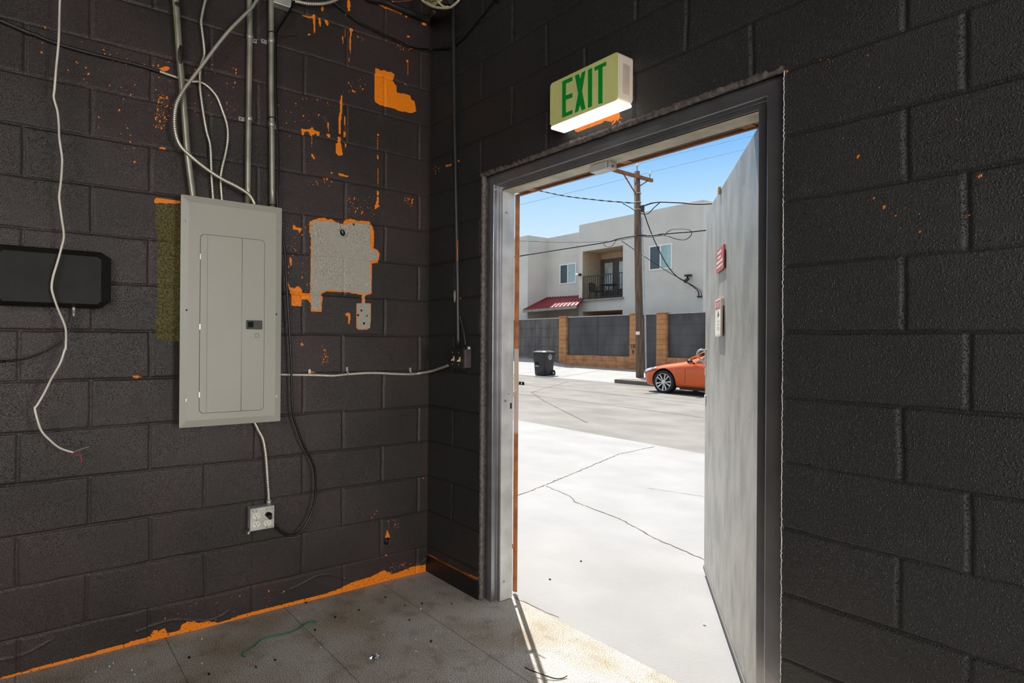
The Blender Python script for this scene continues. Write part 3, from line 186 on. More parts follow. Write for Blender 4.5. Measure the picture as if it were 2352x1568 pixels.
def rast(us, zs, U, Z, polys, specks, holes=()):
    m = np.zeros(U.shape)
    for p in polys: m[inpoly(U, Z, p)] = 1
    m = blur(m, 1)
    for poly, n in specks:
        P = np.array(poly); lo, hi = P.min(0), P.max(0); k = 0; t = 0
        while k < n and t < n*20:
            t += 1; q = lo+(hi-lo)*rng.random(2)
            if not inpoly(np.array([q[0]]), np.array([q[1]]), poly)[0]: continue
            k += 1; i = np.searchsorted(us, q[0]); j = np.searchsorted(zs, q[1])
            if 1 < i < len(us)-3 and 1 < j < len(zs)-3:
                s = rng.random()
                m[i, j] = .62+.3*s
                if s > .7: m[i+1, j] = .6
                if s > .8: m[i, j+1] = .6
                if s > .92: m[i+1, j+1] = .8; m[i, j-1] = .7
    return m
def wall_mesh(name, us, zs, world, joints, masks, mats, cut=None, wearf=None, depth=.0058):
    U, Z = np.meshgrid(us, zs, indexing='ij')
    g = groove(U, Z, joints, .58 if cut else .75)
    low = .0012*np.sin(U*9+3*np.sin(Z*4))+.0009*np.sin(Z*13+U*5)
    D = -depth*g+low
    if wearf is not None: D = D+wearf(U, Z)
    V = world(U, Z, D).reshape(-1, 3)
    nu, nz = U.shape
    idx = np.arange(nu*nz).reshape(nu, nz)
    q = np.stack([idx[:-1, :-1], idx[1:, :-1], idx[1:, 1:], idx[:-1, 1:]], -1)
    if cut is not None:
        uc = (us[:-1]+us[1:])/2; zc = (zs[:-1]+zs[1:])/2
        A_, B_ = np.meshgrid(uc, zc, indexing='ij')
        q = q[~((A_ > cut[0]) & (A_ < cut[1]) & (B_ < cut[2]))]
    q = q.reshape(-1, 4)
    me = bpy.data.meshes.new(name)
    me.vertices.add(len(V)); me.vertices.foreach_set('co', V.ravel().astype(np.float32))
    me.loops.add(len(q)*4); me.loops.foreach_set('vertex_index', q.ravel().astype(np.int32))
    me.polygons.add(len(q)); me.polygons.foreach_set('loop_start', (np.arange(len(q))*4).astype(np.int32))
    me.polygons.foreach_set('use_smooth', np.ones(len(q), bool))
    me.update(calc_edges=True)
    at = me.color_attributes.new('paint', 'FLOAT_COLOR', 'POINT')
    c = np.stack([m.ravel() for m in masks], -1).astype(np.float32)
    at.data.foreach_set('color', c.ravel())
    for m in mats: me.materials.append(m)
    ob = bpy.data.objects.new(name, me); COL.objects.link(ob); ORG[name] = (0, 0, 0)
    return ob

def wall_material(name, dark, dark2, rough=.36, fleck=1., bd=.0023, ss=360):
    m = bpy.data.materials.new(name); m.use_nodes = True
    nt = m.node_tree; b = nt.nodes['Principled BSDF']; L = nt.links.new
    def N(scale, det=4, src=None):
        n = nd(nt, 'ShaderNodeTexNoise'); n.inputs['Scale'].default_value = scale; n.inputs['Detail'].default_value = det
        L(tc.outputs['Object'], n.inputs['Vector']); return n.outputs['Fac']
    def M(op, a, c):
        n = nd(nt, 'ShaderNodeMath', operation=op)
        for i, v in enumerate((a, c)):
            if isinstance(v, (int, float)): n.inputs[i].default_value = v
            else: L(v, n.inputs[i])
        return n.outputs[0]
    def step(v, lo, hi):
        n = nd(nt, 'ShaderNodeMapRange', interpolation_type='SMOOTHSTEP'); n.inputs[1].default_value = lo; n.inputs[2].default_value = hi; L(v, n.inputs[0]); return n.outputs[0]
    def mix(f, a, c):
        n = nd(nt, 'ShaderNodeMix', data_type='RGBA')
        if isinstance(f, (int, float)): n.inputs[0].default_value = f
        else: L(f, n.inputs[0])
        for i, v in ((6, a), (7, c)):
            if isinstance(v, tuple): n.inputs[i].default_value = (*v, 1)
            else: L(v, n.inputs[i])
        return n.outputs[2]
    tc = nd(nt, 'ShaderNodeTexCoord'); at = nd(nt, 'ShaderNodeAttribute', attribute_name='paint')
    sp = nd(nt, 'ShaderNodeSeparateColor'); L(at.outputs['Color'], sp.inputs[0])
    n_big, n_mid, n_fine, n_rag = N(1.7, 3), N(22, 4), N(520, 3), N(200, 6)
    rag = M('MULTIPLY', M('SUBTRACT', n_rag, .5), 1.25)
    fo = step(M('ADD', sp.outputs[0], rag), .42, .52); fb = step(M('ADD', sp.outputs[1], rag), .42, .52)
    fy = step(M('ADD', sp.outputs[2], M('MULTIPLY', M('SUBTRACT', N(300, 3), .5), 2.2)), .62, .9); fh = step(at.outputs['Alpha'], .35, .6)
    base = mix(step(n_big, .35, .65), lin(dark), lin(dark2))
    base = mix(M('MULTIPLY', step(n_mid, .58, .75), .22), base, lin((78, 74, 70)))
    base = mix(M('MULTIPLY', step(N(330, 2), .69, .74), M('MULTIPLY', step(N(6, 3), .42, .62), fleck)), base, lin((120, 112, 100)))
    base = mix(fo, base, lin((255, 138, 8)))
    bare = mix(step(N(420, 2), .36, .52), lin((108, 103, 93)), lin((192, 186, 173)))
    base = mix(fb, base, bare)
    oli = mix(step(N(110, 5), .38, .62), lin((66, 61, 24)), lin((112, 102, 46)))
    base = mix(fy, base, oli); base = mix(fh, base, lin((8, 8, 8)))
    L(base, b.inputs['Base Color'])
    r = M('ADD', M('MULTIPLY', n_mid, .22), rough-.14)
    r = M('ADD', r, M('MULTIPLY', M('MAXIMUM', fb, fy), .45)); L(r, b.inputs['Roughness'])
    b.inputs['Specular IOR Level'].default_value = .45; b.inputs['Coat Weight'].default_value = .06; b.inputs['Coat Roughness'].default_value = .28
    # rolled-on stipple of the paint
    st = step(N(ss, 2), .54, .78)
    hgt = M('ADD', M('MULTIPLY', st, 1.), M('ADD', M('MULTIPLY', n_rag, .5), M('MULTIPLY', n_fine, .35)))
    bp = nd(nt, 'ShaderNodeBump'); bp.inputs['Strength'].default_value = .9; bp.inputs['Distance'].default_value = bd
    L(hgt, bp.inputs['Height']); L(bp.outputs[0], b.inputs['Normal']); L(bp.outputs[0], b.inputs['Coat Normal'])
    return m
M_WA = wall_material('black_block_paint_left', (43, 40, 37), (58, 47, 47))
M_WB = wall_material('black_block_paint_right', (45, 45, 45), (50, 49, 49), fleck=.12, bd=.0036, ss=210)

# left wall (x = 0)
us = np.concatenate([[-6., -5., -4., -3., -2.4], np.arange(-2.16, .0281, .004)])
zs = np.concatenate([[-.05], np.arange(-.03, 3.36, .004), [3.42, 3.55]])
U, Z = np.meshgrid(us, zs, indexing='ij')
mo = rast(us, zs, U, Z, D['orange'], D['specks']); mb = rast(us, zs, U, Z, D['bare'], []); my = rast(us, zs, U, Z, D['olive'], [])
mo = np.where(mb > .5, 0, mo); mo = np.where((rng.random(mo.shape) < .05) & (Z < .16), 0, mo)
mh = np.zeros(U.shape)
for i, (a, z) in enumerate(D['holes']): mh[(U-a)**2+(Z-z)**2 < (.02 if i == 5 else .0062)**2] = 1
jA = [[-.302-.47*n for n in range(-1, 13)], [-.072-.47*n for n in range(0, 13)]]
def peel(U, Z):
    # blisters of paint peeling along the foot of the wall, and the drilled hole
    e = .075+.03*np.sin(U*6.1)+.02*np.sin(U*17)
    d = np.abs(Z-e); w = np.clip(1-d/.0045, 0, 1)*(np.sin(U*9+1) > -.2)
    (hu, hz) = D['holes'][5]
    return .006*w-.03*(((U-hu)**2+(Z-hz)**2) < .018**2)
wa = wall_mesh('wall_left', us, zs, lambda U, Z, d: np.stack([d, U, Z], -1), jA, (mo, mb, my, mh), [M_WA], wearf=peel)
tag(wa, 'black painted block wall with orange and bare patches behind the breaker panel', 'wall', kind='structure')

# wall with the doorway (y = 0)
XL, XR, ZT = .473, 1.968, 2.192
us = np.concatenate([np.arange(-.028, XL-.002, .004), [XL], np.arange(XL+.004, XR-.002, .004), [XR], np.arange(XR+.004, 2.64, .004), [2.8, 3.2, 4, 5, 6., 8.]])
zs = np.concatenate([[-.05], np.arange(-.03, ZT-.002, .004), [ZT], np.arange(ZT+.004, 3.36, .004), [3.42, 3.55]])
U, Z = np.meshgrid(us, zs, indexing='ij')
mo = rast(us, zs, U, Z, D['orangeB'], D['specksB'])
jB = [[.476, .94, 1.41, 1.87, 2.275, 2.735], [.243, .70, 1.17, 1.63, 2.411, 2.87]]
zero = np.zeros(U.shape)
wb = wall_mesh('wall_right', us, zs, lambda U, Z, d: np.stack([U, -d, Z], -1), jB, (mo, zero, zero, zero), [M_WB], cut=(XL, XR, ZT), depth=.0085)
tag(wb, 'black painted block wall with the open doorway and the exit sign', 'wall', kind='structure')
# thickness of that wall: reveals, outer face, and the rough mortar bead round the opening
M_BEAD = mat('mortar_bead_paint', (104, 95, 91), .55, bump=.003, bscale=140, var=.25, vscale=60)
M_CAULK = mat('caulk_crumbs', (232, 228, 226), .7, var=.1)
M_STUC = mat('outside_stucco', (190, 180, 165), .9)
b = MB()
def jit(a): return (rng.random()-.5)*2*a
def bead(p0, p1, r, n, mi, ja):
    P = [Vector(p0).lerp(Vector(p1), i/n)+Vector((jit(ja), jit(ja), jit(ja))) for i in range(n+1)]
    b.tube(P, [r*(1+jit(.16)) for _ in P], 10, mi)
bead((XL+.004, .012, 0), (XL+.004, .012, ZT), .0125, 220, 0, .0012)
bead((XL-.01, .010, ZT+.002), (XR+.008, .010, ZT+.002), .0125, 180, 0, .0014)
bead((XR-.001, -.0015, 0), (XR-.001, -.0015, ZT-.01), .0012, 520, 1, .0013)
b.box((XL-.002, .02, -.03), (XL-.0, .158, ZT)); b.box((XR, .004, -.03), (XR+.002, .158, ZT)); b.box((XL, .02, ZT-.002), (XR, .158, ZT))
b.box((-.3, .12, -.05), (XL, .158, 3.6), 2); b.box((XR, .12, -.05), (8.2, .158, 3.6), 2); b.box((XL, .12, ZT), (XR, .158, 3.6), 2)
rv = b.build('door_reveal', [M_BEAD, M_CAULK, M_STUC], wb)
rv['label'] = 'rough mortar bead and outer face round the doorway'

# rest of the room
M_DK = mat('dark_room_paint', (46, 46, 46), .8)
M_CEIL = mat('dark_ceiling_deck', (40, 38, 36), .8)
tag(MB().box((-.2, -6.2, -.05), (8.2, -6., 3.6)).build('wall_back', M_DK), 'plain dark wall at the far back of the room', 'wall', kind='structure')
tag(MB().box((8., -6., -.05), (8.2, .1, 3.6)).build('wall_far', M_DK), 'plain dark wall closing the room on the right', 'wall', kind='structure')
tag(MB().box((-.2, -6.2, 3.55), (8.2, .158, 3.7)).build('ceiling', M_CEIL), 'dark ceiling deck above the black block walls', 'ceiling', kind='structure')

# carpet
def carpet_material():
    m = bpy.data.materials.new('grey_carpet'); m.use_nodes = True
    nt = m.node_tree; b = nt.nodes['Principled BSDF']; L = nt.links.new
    tc = nd(nt, 'ShaderNodeTexCoord')
    def N(s, d=4):
        n = nd(nt, 'ShaderNodeTexNoise'); n.inputs['Scale'].default_value = s; n.inputs['Detail'].default_value = d; L(tc.outputs['Object'], n.inputs['Vector']); return n.outputs['Fac']
    def ramp(v, a, c, c0, c1):
        r = nd(nt, 'ShaderNodeValToRGB'); r.color_ramp.elements[0].position = a; r.color_ramp.elements[1].position = c
        r.color_ramp.elements[0].color = (*lin(c0), 1); r.color_ramp.elements[1].color = (*lin(c1), 1); L(v, r.inputs[0]); return r.outputs[0]
    def mul(a, c, f=1.):
        n = nd(nt, 'ShaderNodeMix', data_type='RGBA', blend_type='MULTIPLY'); n.inputs[0].default_value = f; L(a, n.inputs[6]); L(c, n.inputs[7]); return n.outputs[2]
    fib = ramp(N(240, 3), .36, .62, (112, 108, 103), (226, 221, 215))
    big = ramp(N(2.6, 5), .34, .62, (214, 202, 184), (255, 252, 248))
    st = ramp(N(11, 8), .34, .46, (150, 128, 106), (255, 255, 255))
    c = mul(mul(fib, big), st, .26)
    # rusty smear and the seams between carpet tiles
    sx = nd(nt, 'ShaderNodeSeparateXYZ'); L(tc.outputs['Object'], sx.inputs[0])
    def seam(axis, off, per, w):
        a = nd(nt, 'ShaderNodeMath', operation='ADD'); L(sx.outputs[axis], a.inputs[0]); a.inputs[1].default_value = off
        p = nd(nt, 'ShaderNodeMath', operation='PINGPONG'); L(a.outputs[0], p.inputs[0]); p.inputs[1].default_value = per/2
        r = nd(nt, 'ShaderNodeMapRange'); r.inputs[1].default_value = 0; r.inputs[2].default_value = w; r.inputs[3].default_value = .35; r.inputs[4].default_value = 1
        L(p.outputs[0], r.inputs[0]); return r.outputs[0]
    s1 = seam(1, .31, .55, .0035)
    cm = nd(nt, 'ShaderNodeCombineColor')
    for i in range(3): L(s1, cm.inputs[i])
    c = mul(c, cm.outputs[0])
    L(c, b.inputs['Base Color']); b.inputs['Roughness'].default_value = .95; b.inputs['Specular IOR Level'].default_value = .15
    bp = nd(nt, 'ShaderNodeBump'); bp.inputs['Strength'].default_value = .8; bp.inputs['Distance'].default_value = .004
    L(N(380, 3), bp.inputs['Height']); L(bp.outputs[0], b.inputs['Normal'])
    return m
M_CARP = carpet_material()
fl = MB()
ys = np.linspace(-6, .175, 40); xs = np.linspace(-.05, 8.1, 50)
fl.grid([[(x, y, 0) for x in xs] for y in ys], 0)
M_RUST = mat('rusty_smear', (112, 78, 64), .95, var=.35, vscale=60)
fl.add([(1.0, -.58, .0006), (1.03, -.60, .0006), (1.16, -.47, .0006), (1.24, -.40, .0006), (1.22, -.38, .0006), (1.12, -.46, .0006)], [(0, 1, 2, 3, 4, 5)], 1)
tag(fl.build('floor', [M_CARP, M_CARP]), 'worn grey carpet tile floor with brown stains', 'floor', kind='structure')
# vinyl base between the corner and the door
M_BASE = mat('black_vinyl_base', (22, 22, 24), .45)
bb = MB().box((.0, 0, 0), (XL-.004, -.006, .098)).add([(0, -.007, .098), (XL-.004, -.007, .098), (XL-.004, 0, .104), (0, 0, .104)], [(0, 1, 2, 3)], 1)
tag(bb.build('baseboard_right', [M_BASE, mat('orange_base_edge', (150, 78, 22), .6, var=.3)]), 'black vinyl base with an orange top edge left of the doorway', 'baseboard', kind='structure')
# ------------------------------------------------------------------ door frame
M_FRAME = mat('gloss_black_frame', (158, 158, 162), .28, metal=.8, var=.08, spec=.7, bump=.0004, bscale=60)
M_PLATE = mat('worn_grey_plate', (205, 205, 204), .38, metal=.2, var=.12, bump=.0003, bscale=70)
M_SOFF = mat('bare_frame_soffit', (200, 192, 170), .55, var=.12, vscale=14)
M_STEEL = mat('bare_steel', (196, 195, 190), .34, metal=.55, var=.1)
M_DARK = mat('near_black_hole', (6, 6, 6), .9)
fr = thing('trim_1', (1.2, .05, 0), 'black steel door frame set in the block wall opening', 'door frame', kind='structure')
prof = [((.485, 1.968, 2.188), .035), ((.532, 1.897, 2.134), .035), ((.532, 1.897, 2.134), .073), ((.552, 1.85, 2.112), .073), ((.552, 1.85, 2.106), .158), ((.475, 1.968, 2.19), .158)]
rows = []
for (l, r, t), y in prof: rows.append([(l, y, 0), (l, y, t), (r, y, t), (r, y, 0)])
rows.append(rows[0])
MB().grid(rows, 0, False).build('frame_profile', M_FRAME, fr, bev=.004, seg=3, ang=40)
MB().box((.5515, .0755, .004), (.5565, .126, 2.104)).build('jamb_plate', M_PLATE, fr, bev=.0012)
MB().box((.5515, .1275, .004), (.5545, .158, 2.104)).build('jamb_lip', M_PLATE, fr, bev=.001)
MB().box((.557, .076, 2.103), (1.849, .158, 2.1085)).build('head_plate', M_SOFF, fr, bev=.001)
for z in (1.995, 1.028, .10):
    s = MB().cyl((.556, .10, z), (.5585, .10, z), .0085, seg=20).build('screw', M_STEEL, fr)
    MB().box((.558, .0935, z-.0012), (.5588, .1065, z+.0012)).build('screw_slot', M_DARK, s)
MB().box((.554, .136, .985), (.5551, .147, 1.015)).build('strike_hole', M_DARK, fr)
MB().cyl((.554, .125, 1.062), (.5572, .125, 1.062), .0028, seg=10).build('strike_hole', M_DARK, fr)

# welded guard bar just outside
def bar_material():
    m = mat('guard_bar_paint', (178, 112, 62), .6, var=.2, vscale=18); nt = m.node_tree; L = nt.links.new
    b = nt.nodes['Principled BSDF']; old = b.inputs['Base Color'].links[0].from_socket
    tc = nd(nt, 'ShaderNodeTexCoord'); sx = nd(nt, 'ShaderNodeSeparateXYZ'); L(tc.outputs['Object'], sx.inputs[0])
    r = nd(nt, 'ShaderNodeMapRange'); r.inputs[1].default_value = .84; r.inputs[2].default_value = .86; L(sx.outputs[2], r.inputs[0])
    r2 = nd(nt, 'ShaderNodeMapRange'); r2.inputs[1].default_value = 1.3; r2.inputs[2].default_value = 1.29; L(sx.outputs[2], r2.inputs[0])
    mm = nd(nt, 'ShaderNodeMath', operation='MULTIPLY'); L(r.outputs[0], mm.inputs[0]); L(r2.outputs[0], mm.inputs[1])
    mx = nd(nt, 'ShaderNodeMix', data_type='RGBA'); L(mm.outputs[0], mx.inputs[0]); L(old, mx.inputs[6]); mx.inputs[7].default_value = (*lin((205, 178, 166)), 1)
    L(mx.outputs[2], b.inputs['Base Color']); return m
M_GB = bar_material()
gb = thing('door_guard_bar', (.52, .207, 0), 'orange-brown steel bar welded along the left and top outer edge of the doorway', 'bar')
MB().box((.512, .2, .012), (.533, .215, 2.112)).build('upright', M_GB, gb, bev=.0015)
MB().box((.533, .2, 2.100), (1.83, .215, 2.112)).build('head_bar', M_GB, gb, bev=.0015)
for z in (.258, 1.055): MB().box((.514, .158, z-.013), (.528, .2, z+.013)).build('weld_tab', M_GB, gb, bev=.001)
for x in (.66, 1.235, 1.76): MB().box((x-.022, .158, 2.104), (x+.022, .2, 2.110)).build('weld_tab', M_GB, gb, bev=.001)
k = MB().box((.533, .216, 1.105), (.572, .219, 1.122)).build('strike_bracket', M_DARK, gb)
MB().box((.550, .2155, 1.108), (.557, .2159, 1.119)).build('bracket_slot', M_CAULK, k)
MB().box((.51, .158, 2.125), (1.9, .26, 2.135)).build('drip_plate', mat('brown_drip_plate', (78, 66, 60), .7), gb)

# alarm contact on the head
mg = thing('door_contact', (1.156, .1, 2.104), 'small grey metal alarm contact box fixed under the middle of the door head', 'sensor')
MB().box((1.112, .092, 2.072), (1.2, .15, 2.103)).build('housing', M_PLATE, mg, bev=.002)
MB().box((1.2, .094, 2.074), (1.212, .148, 2.103)).build('end_cap', M_STEEL, mg, bev=.0015)
MB().cyl((1.2125, .12, 2.084), (1.214, .12, 2.084), .004).build('screw', M_DARK, mg)

# ------------------------------------------------------------------ door leaf, opened outwards
LH = Vector((1.81, .165, 0)); LD = Vector((-.60814, .79383, 0)); LN = Vector((-.79383, -.60814, 0)); LL = 1.508
def PL(u, z, o=0.): return LH+LD*u+LN*o+Vector((0, 0, z))
def leaf_material():
    m = bpy.data.materials.new('scuffed_door_paint'); m.use_nodes = True
    nt = m.node_tree; b = nt.nodes['Principled BSDF']; L = nt.links.new
    tc = nd(nt, 'ShaderNodeTexCoord'); mp = nd(nt, 'ShaderNodeMapping'); mp.inputs['Scale'].default_value = (4, 4, 2.); L(tc.outputs['Object'], mp.inputs[0])
    def N(s, v, d=6):
        n = nd(nt, 'ShaderNodeTexNoise'); n.inputs['Scale'].default_value = s; n.inputs['Detail'].default_value = d; L(v, n.inputs['Vector']); return n.outputs['Fac']
    r = nd(nt, 'ShaderNodeValToRGB'); e = r.color_ramp.elements; e[0].position = .36; e[0].color = (*lin((132, 130, 124)), 1); e[1].position = .6; e[1].color = (*lin((162, 159, 151)), 1)
    L(N(2.2, mp.outputs[0]), r.inputs[0])
    r2 = nd(nt, 'ShaderNodeValToRGB'); e = r2.color_ramp.elements; e[0].position = .62; e[0].color = (0, 0, 0, 1); e[1].position = .72; e[1].color = (.5, .5, .5, 1)
    L(N(14, mp.outputs[0], 8), r2.inputs[0])
    mx = nd(nt, 'ShaderNodeMix', data_type='RGBA'); L(r2.outputs[0], mx.inputs[0]); L(r.outputs[0], mx.inputs[6]); mx.inputs[7].default_value = (*lin((205, 202, 192)), 1)
    L(mx.outputs[2], b.inputs['Base Color']); b.inputs['Roughness'].default_value = .42; b.inputs['Metallic'].default_value = .15
    bp = nd(nt, 'ShaderNodeBump'); bp.inputs['Strength'].default_value = .25; bp.inputs['Distance'].default_value = .002
    L(N(1.2, mp.outputs[0], 3), bp.inputs['Height']); L(bp.outputs[0], b.inputs['Normal'])
    return m
M_LEAF = leaf_material()
M_EDGE = mat('door_edge_tan', (170, 160, 140), .6)
dr = thing('door_1', tuple(LH), 'scuffed grey steel door standing open outwards on the right', 'door', kind='structure')
T = .045
def lbox(b, u0, u1, z0, z1, o0, o1, mi=0):
    v = [PL(u, z, o) for z in (z0, z1) for (u, o) in ((u0, o0), (u1, o0), (u1, o1), (u0, o1))]
    return b.add(v, [(0,3,2,1),(4,5,6,7),(0,1,5,4),(1,2,6,5),(2,3,7,6),(3,0,4,7)], mi)
lbox(MB(), 0, LL, .022, 2.098, 0, -T).build('door_leaf', M_LEAF, dr, bev=.003)
lbox(MB(), -.012, .0, .022, 2.098, -.004, -T).build('hinge_edge', M_EDGE, dr)
lbox(MB(), .0, LL-.01, .012, .034, .006, 0).build('door_sweep', mat('sweep_rubber', (96, 94, 90), .6), dr, bev=.002)
for z in (.28, 1.05, 1.82):
    MB().cyl(PL(-.016, z-.055, -.008), PL(-.016, z+.055, -.008), .009, seg=12).build('hinge', M_FRAME, dr)
ep = lbox(MB(), LL-.045, LL-.002, 1.205, 1.300, .003, 0).build('edge_plate', M_STEEL, dr, bev=.001)
hd = MB().tube([PL(LL-.02, 1.290, 0), PL(LL-.02, 1.294, .025), PL(LL-.02, 1.282, .042), PL(LL-.02, 1.260, .044), PL(LL-.02, 1.235, .026), PL(LL-.02, 1.215, 0)], .0055, 12, sub=6).build('pull_handle', M_STEEL, dr)
lbox(MB(), LL-.035, LL+.001, 1.145, 1.185, .002, -T).build('latch_plate', M_STEEL, dr, bev=.001)
lt = lbox(MB(), LL-.06, LL+.004, .985, 1.03, .004, -T-.004).build('latch_guard', M_STEEL, dr, bev=.0015)
MB().ball(PL(LL+.006, 1.0, -.01), (.012, .012, .016)).build('latch_bolt', M_EDGE, lt)
cl = lbox(MB(), .915, .95, 2.075, 2.108, .012, 0).build('top_clip', mat('clip_tan', (176, 150, 104), .5), dr, bev=.002)
# signs screwed to the door
def sign_mesh(u0, u1, z0, z1, o0, o1): return lbox(MB(), u0, u1, z0, z1, o0, o1)
M_RED = mat('faded_red_plastic', (186, 62, 62), .45, var=.1); M_WHT = mat('sign_white', (232, 226, 214), .5, var=.05)
M_GRY = mat('sign_grey_print', (186, 180, 172), .6)
sg = thing('warning_sign', tuple(PL(.875, 1.74)), 'red plastic sign with four lines of white print on the open door', 'sign')
sign_mesh(.752, .990, 1.684, 1.797, .004, .010).build('sign_board', M_RED, sg, bev=.001)
random.seed(3)
for (u0, u1, z, hh) in ((.808, .955, 1.777, .013), (.83, .942, 1.753, .012), (.775, .975, 1.731, .012), (.775, .968, 1.709, .011)):
    b = MB(); u = u1
    while u > u0+.004:
        w = random.uniform(.007, .012); lbox(b, u-w, u, z-hh/2, z+hh/2, .010, .0106); u -= w+(.007 if random.random() < .2 else .0022)
    b.build('print_line', M_WHT, sg)
for u, z in ((.98, 1.79), (.76, 1.69)): MB().cyl(PL(u, z, .010), PL(u, z, .0115), .003, seg=10).build('screw', M_STEEL, sg)
sg = thing('notice_sign', tuple(PL(.88, 1.45)), 'white plastic notice with a red header below the red sign on the open door', 'sign')
sign_mesh(.792, .972, 1.365, 1.547, .006, .016).build('sign_board', M_WHT, sg, bev=.001)
hh = lbox(MB(), .804, .958, 1.498, 1.540, .016, .0166).build('header_band', M_RED, sg)
b = MB()
for i, u in enumerate((.945, .922, .899, .876, .853, .83)):
    lbox(b, u-.004, u, 1.503, 1.531, .0166, .017)
    if i % 2: lbox(b, u-.014, u-.004, 1.524, 1.531, .0166, .017)
    else: lbox(b, u-.014, u-.004, 1.513, 1.519, .0166, .017)
b.build('header_print', M_WHT, hh)
b = MB(); lbox(b, .84, .885, 1.462, 1.476, .016, .0166); lbox(b, .855, .875, 1.476, 1.487, .016, .0166); lbox(b, .875, .89, 1.457, 1.463, .016, .0166); b.build('pictogram', mat('sign_black_print', (60, 66, 60), .6), sg)
for z in (1.44, 1.425, 1.41, 1.40): lbox(MB(), .83, .905, z-.004, z+.003, .016, .0164).build('print_line', M_GRY, sg)
lbox(MB(), .80, .965, 1.371, 1.373, .016, .0164).build('print_line', M_GRY, sg)
# runs carry on past the edge of the view, up to the ceiling or along the wall
for k_ in ('white_cable', 'cond1', 'cond2', 'cond3', 'bconduit', 'flex1', 'flex2'):
    a_, b_ = Vector(D[k_][0]), Vector(D[k_][1]); t_ = (3.54-a_.z)/max(1e-3, a_.z-b_.z); q_ = a_+(a_-b_)*t_
    if k_ in ('flex1', 'flex2', 'white_cable'): q_ = Vector((a_.x, a_.y+.08*(k_ == 'flex1'), 3.54))
    D[k_] = [tuple(q_), tuple(a_.lerp(q_, .35))]+list(D[k_])
a_ = D['cornercable'][-1]; D['cornercable'] = list(D['cornercable'])+[(a_[0]+.12, a_[1], 3.54)]
a_ = D['flex3a'][0]; D['flex3a'] = [(a_[0], -5.9, a_[2]+.6), (a_[0], -3.6, a_[2]+.35)]+list(D['flex3a'])
a_ = D['coax'][-1]; D['coax'] = list(D['coax'])+[(.03, -2.6, a_[2]+.02), (.012, -5.9, a_[2]+.05)]
# ------------------------------------------------------------------ exit sign over the door
M_EXF = mat('aged_ivory_plastic', (226, 228, 150), .5, var=.06, vscale=6)
M_EXS = mat('aged_white_plastic', (214, 200, 184), .5, var=.08)
M_GRN = mat('exit_green', (0, 158, 52), .45, var=.05)
M_LENS = emit('lit_lens', (255, 250, 240), 1.3)
ex = thing('exit_sign', (1.22, 0, 2.24), 'ivory exit sign with green EXIT letters above the door', 'sign')
def rrect(x0, x1, z0, z1, r, y, n=5):
    out = []
    for cx, cz, a0 in ((x1-r, z1-r, 0), (x0+r, z1-r, PI/2), (x0+r, z0+r, PI), (x1-r, z0+r, 1.5*PI)):
        for i in range(n+1): a = a0+PI/2*i/n; out.append((cx+r*math.cos(a), y, cz+r*math.sin(a)))
    return out
b = MB()
ra = rrect(1.047, 1.406, 2.258, 2.44, .016, -.004); rb = rrect(1.047, 1.406, 2.258, 2.44, .016, -.0862)
b.grid([ra+[ra[0]], rb+[rb[0]]], 0, False); b.add(ra, [tuple(range(len(ra)))[::-1]])
b.build('housing', M_EXS, ex)
b = MB().prism(rrect(1.047, 1.406, 2.255, 2.44, .016, -.086), (0, -.004, 0)); fc = b.build('face_plate', M_EXF, ex, bev=.0015)
for nm, pol in (('letter_e', D['E'][0]), ('letter_x', D['X'][0]), ('letter_i', D['I'][0]), ('letter_t', D['T'][0])):
    MB().prism([(x, -.0901, z) for x, z in pol], (0, -.0007, 0)).build(nm, M_GRN, fc)
MB().box((1.05, -.088, 2.243), (1.403, -.004, 2.2565)).build('light_lens', M_LENS, ex, bev=.004)
MB().box((1.4062, -.065, 2.285), (1.4072, -.025, 2.40)).build('side_knockout', mat('knockout_line', (188, 172, 156), .6), ex, bev=.0008)

# ------------------------------------------------------------------ breaker panel
M_PAN = mat('panel_grey_enamel', (168, 166, 155), .42, var=.025, vscale=3)
M_PAN2 = mat('panel_shadow_gap', (92, 90, 82), .6)
pn = thing('breaker_panel', (0, -1.146, .94), 'large grey breaker panel with a closed door on the left wall', 'electrical panel')
def rrA(y0, y1, z0, z1, r, x, n=5): return [(x, q[0], q[2]) for q in rrect(y0, y1, z0, z1, r, 0, n)]
MB().box((0.004, -1.34, .975), (.078, -.953, 1.935)).build('back_box', M_PAN, pn, bev=.002)
b = MB(); o1 = rrA(-1.376, -.917, .941, 1.969, .006, .076); o2 = rrA(-1.376, -.917, .941, 1.969, .006, .080); o3 = rrA(-1.345, -.948, .972, 1.938, .01, .090)
b.grid([o1+[o1[0]], o2+[o2[0]], o3+[o3[0]]], 0, False); b.add(o3, [tuple(range(len(o3)))]); b.add(o1, [tuple(range(len(o1)))[::-1]])
b.build('cover_trim', M_PAN, pn)
b = MB(); g1 = rrA(-1.2965, -1.003, 1.0005, 1.803, .02, .0903); b.prism(g1, (.0006, 0, 0)); b.build('door_gap', M_PAN2, pn)
b = MB(); b.prism(rrA(-1.2945, -1.005, 1.0025, 1.801, .019, .0905), (.0032, 0, 0)); pd = b.build('panel_door', M_PAN, pn, bev=.0012)
MB().box((.0937, -1.2655, 1.004), (.0941, -1.2645, 1.80)).build('hinge_fold', M_PAN2, pd)
MB().tube([(.0936, -1.1105, 1.004), (.0936, -1.1105, 1.80)], .0022, 8).build('door_ridge', M_PAN, pd)
M_LAT = mat('latch_black', (40, 40, 42), .4)
la = MB().box((.0937, -1.090, 1.381), (.0985, -1.015, 1.4225)).build('latch', M_LAT, pd, bev=.0012)
MB().box((.0983, -1.084, 1.389), (.0989, -1.057, 1.4165)).build('latch_recess', M_DARK, la)
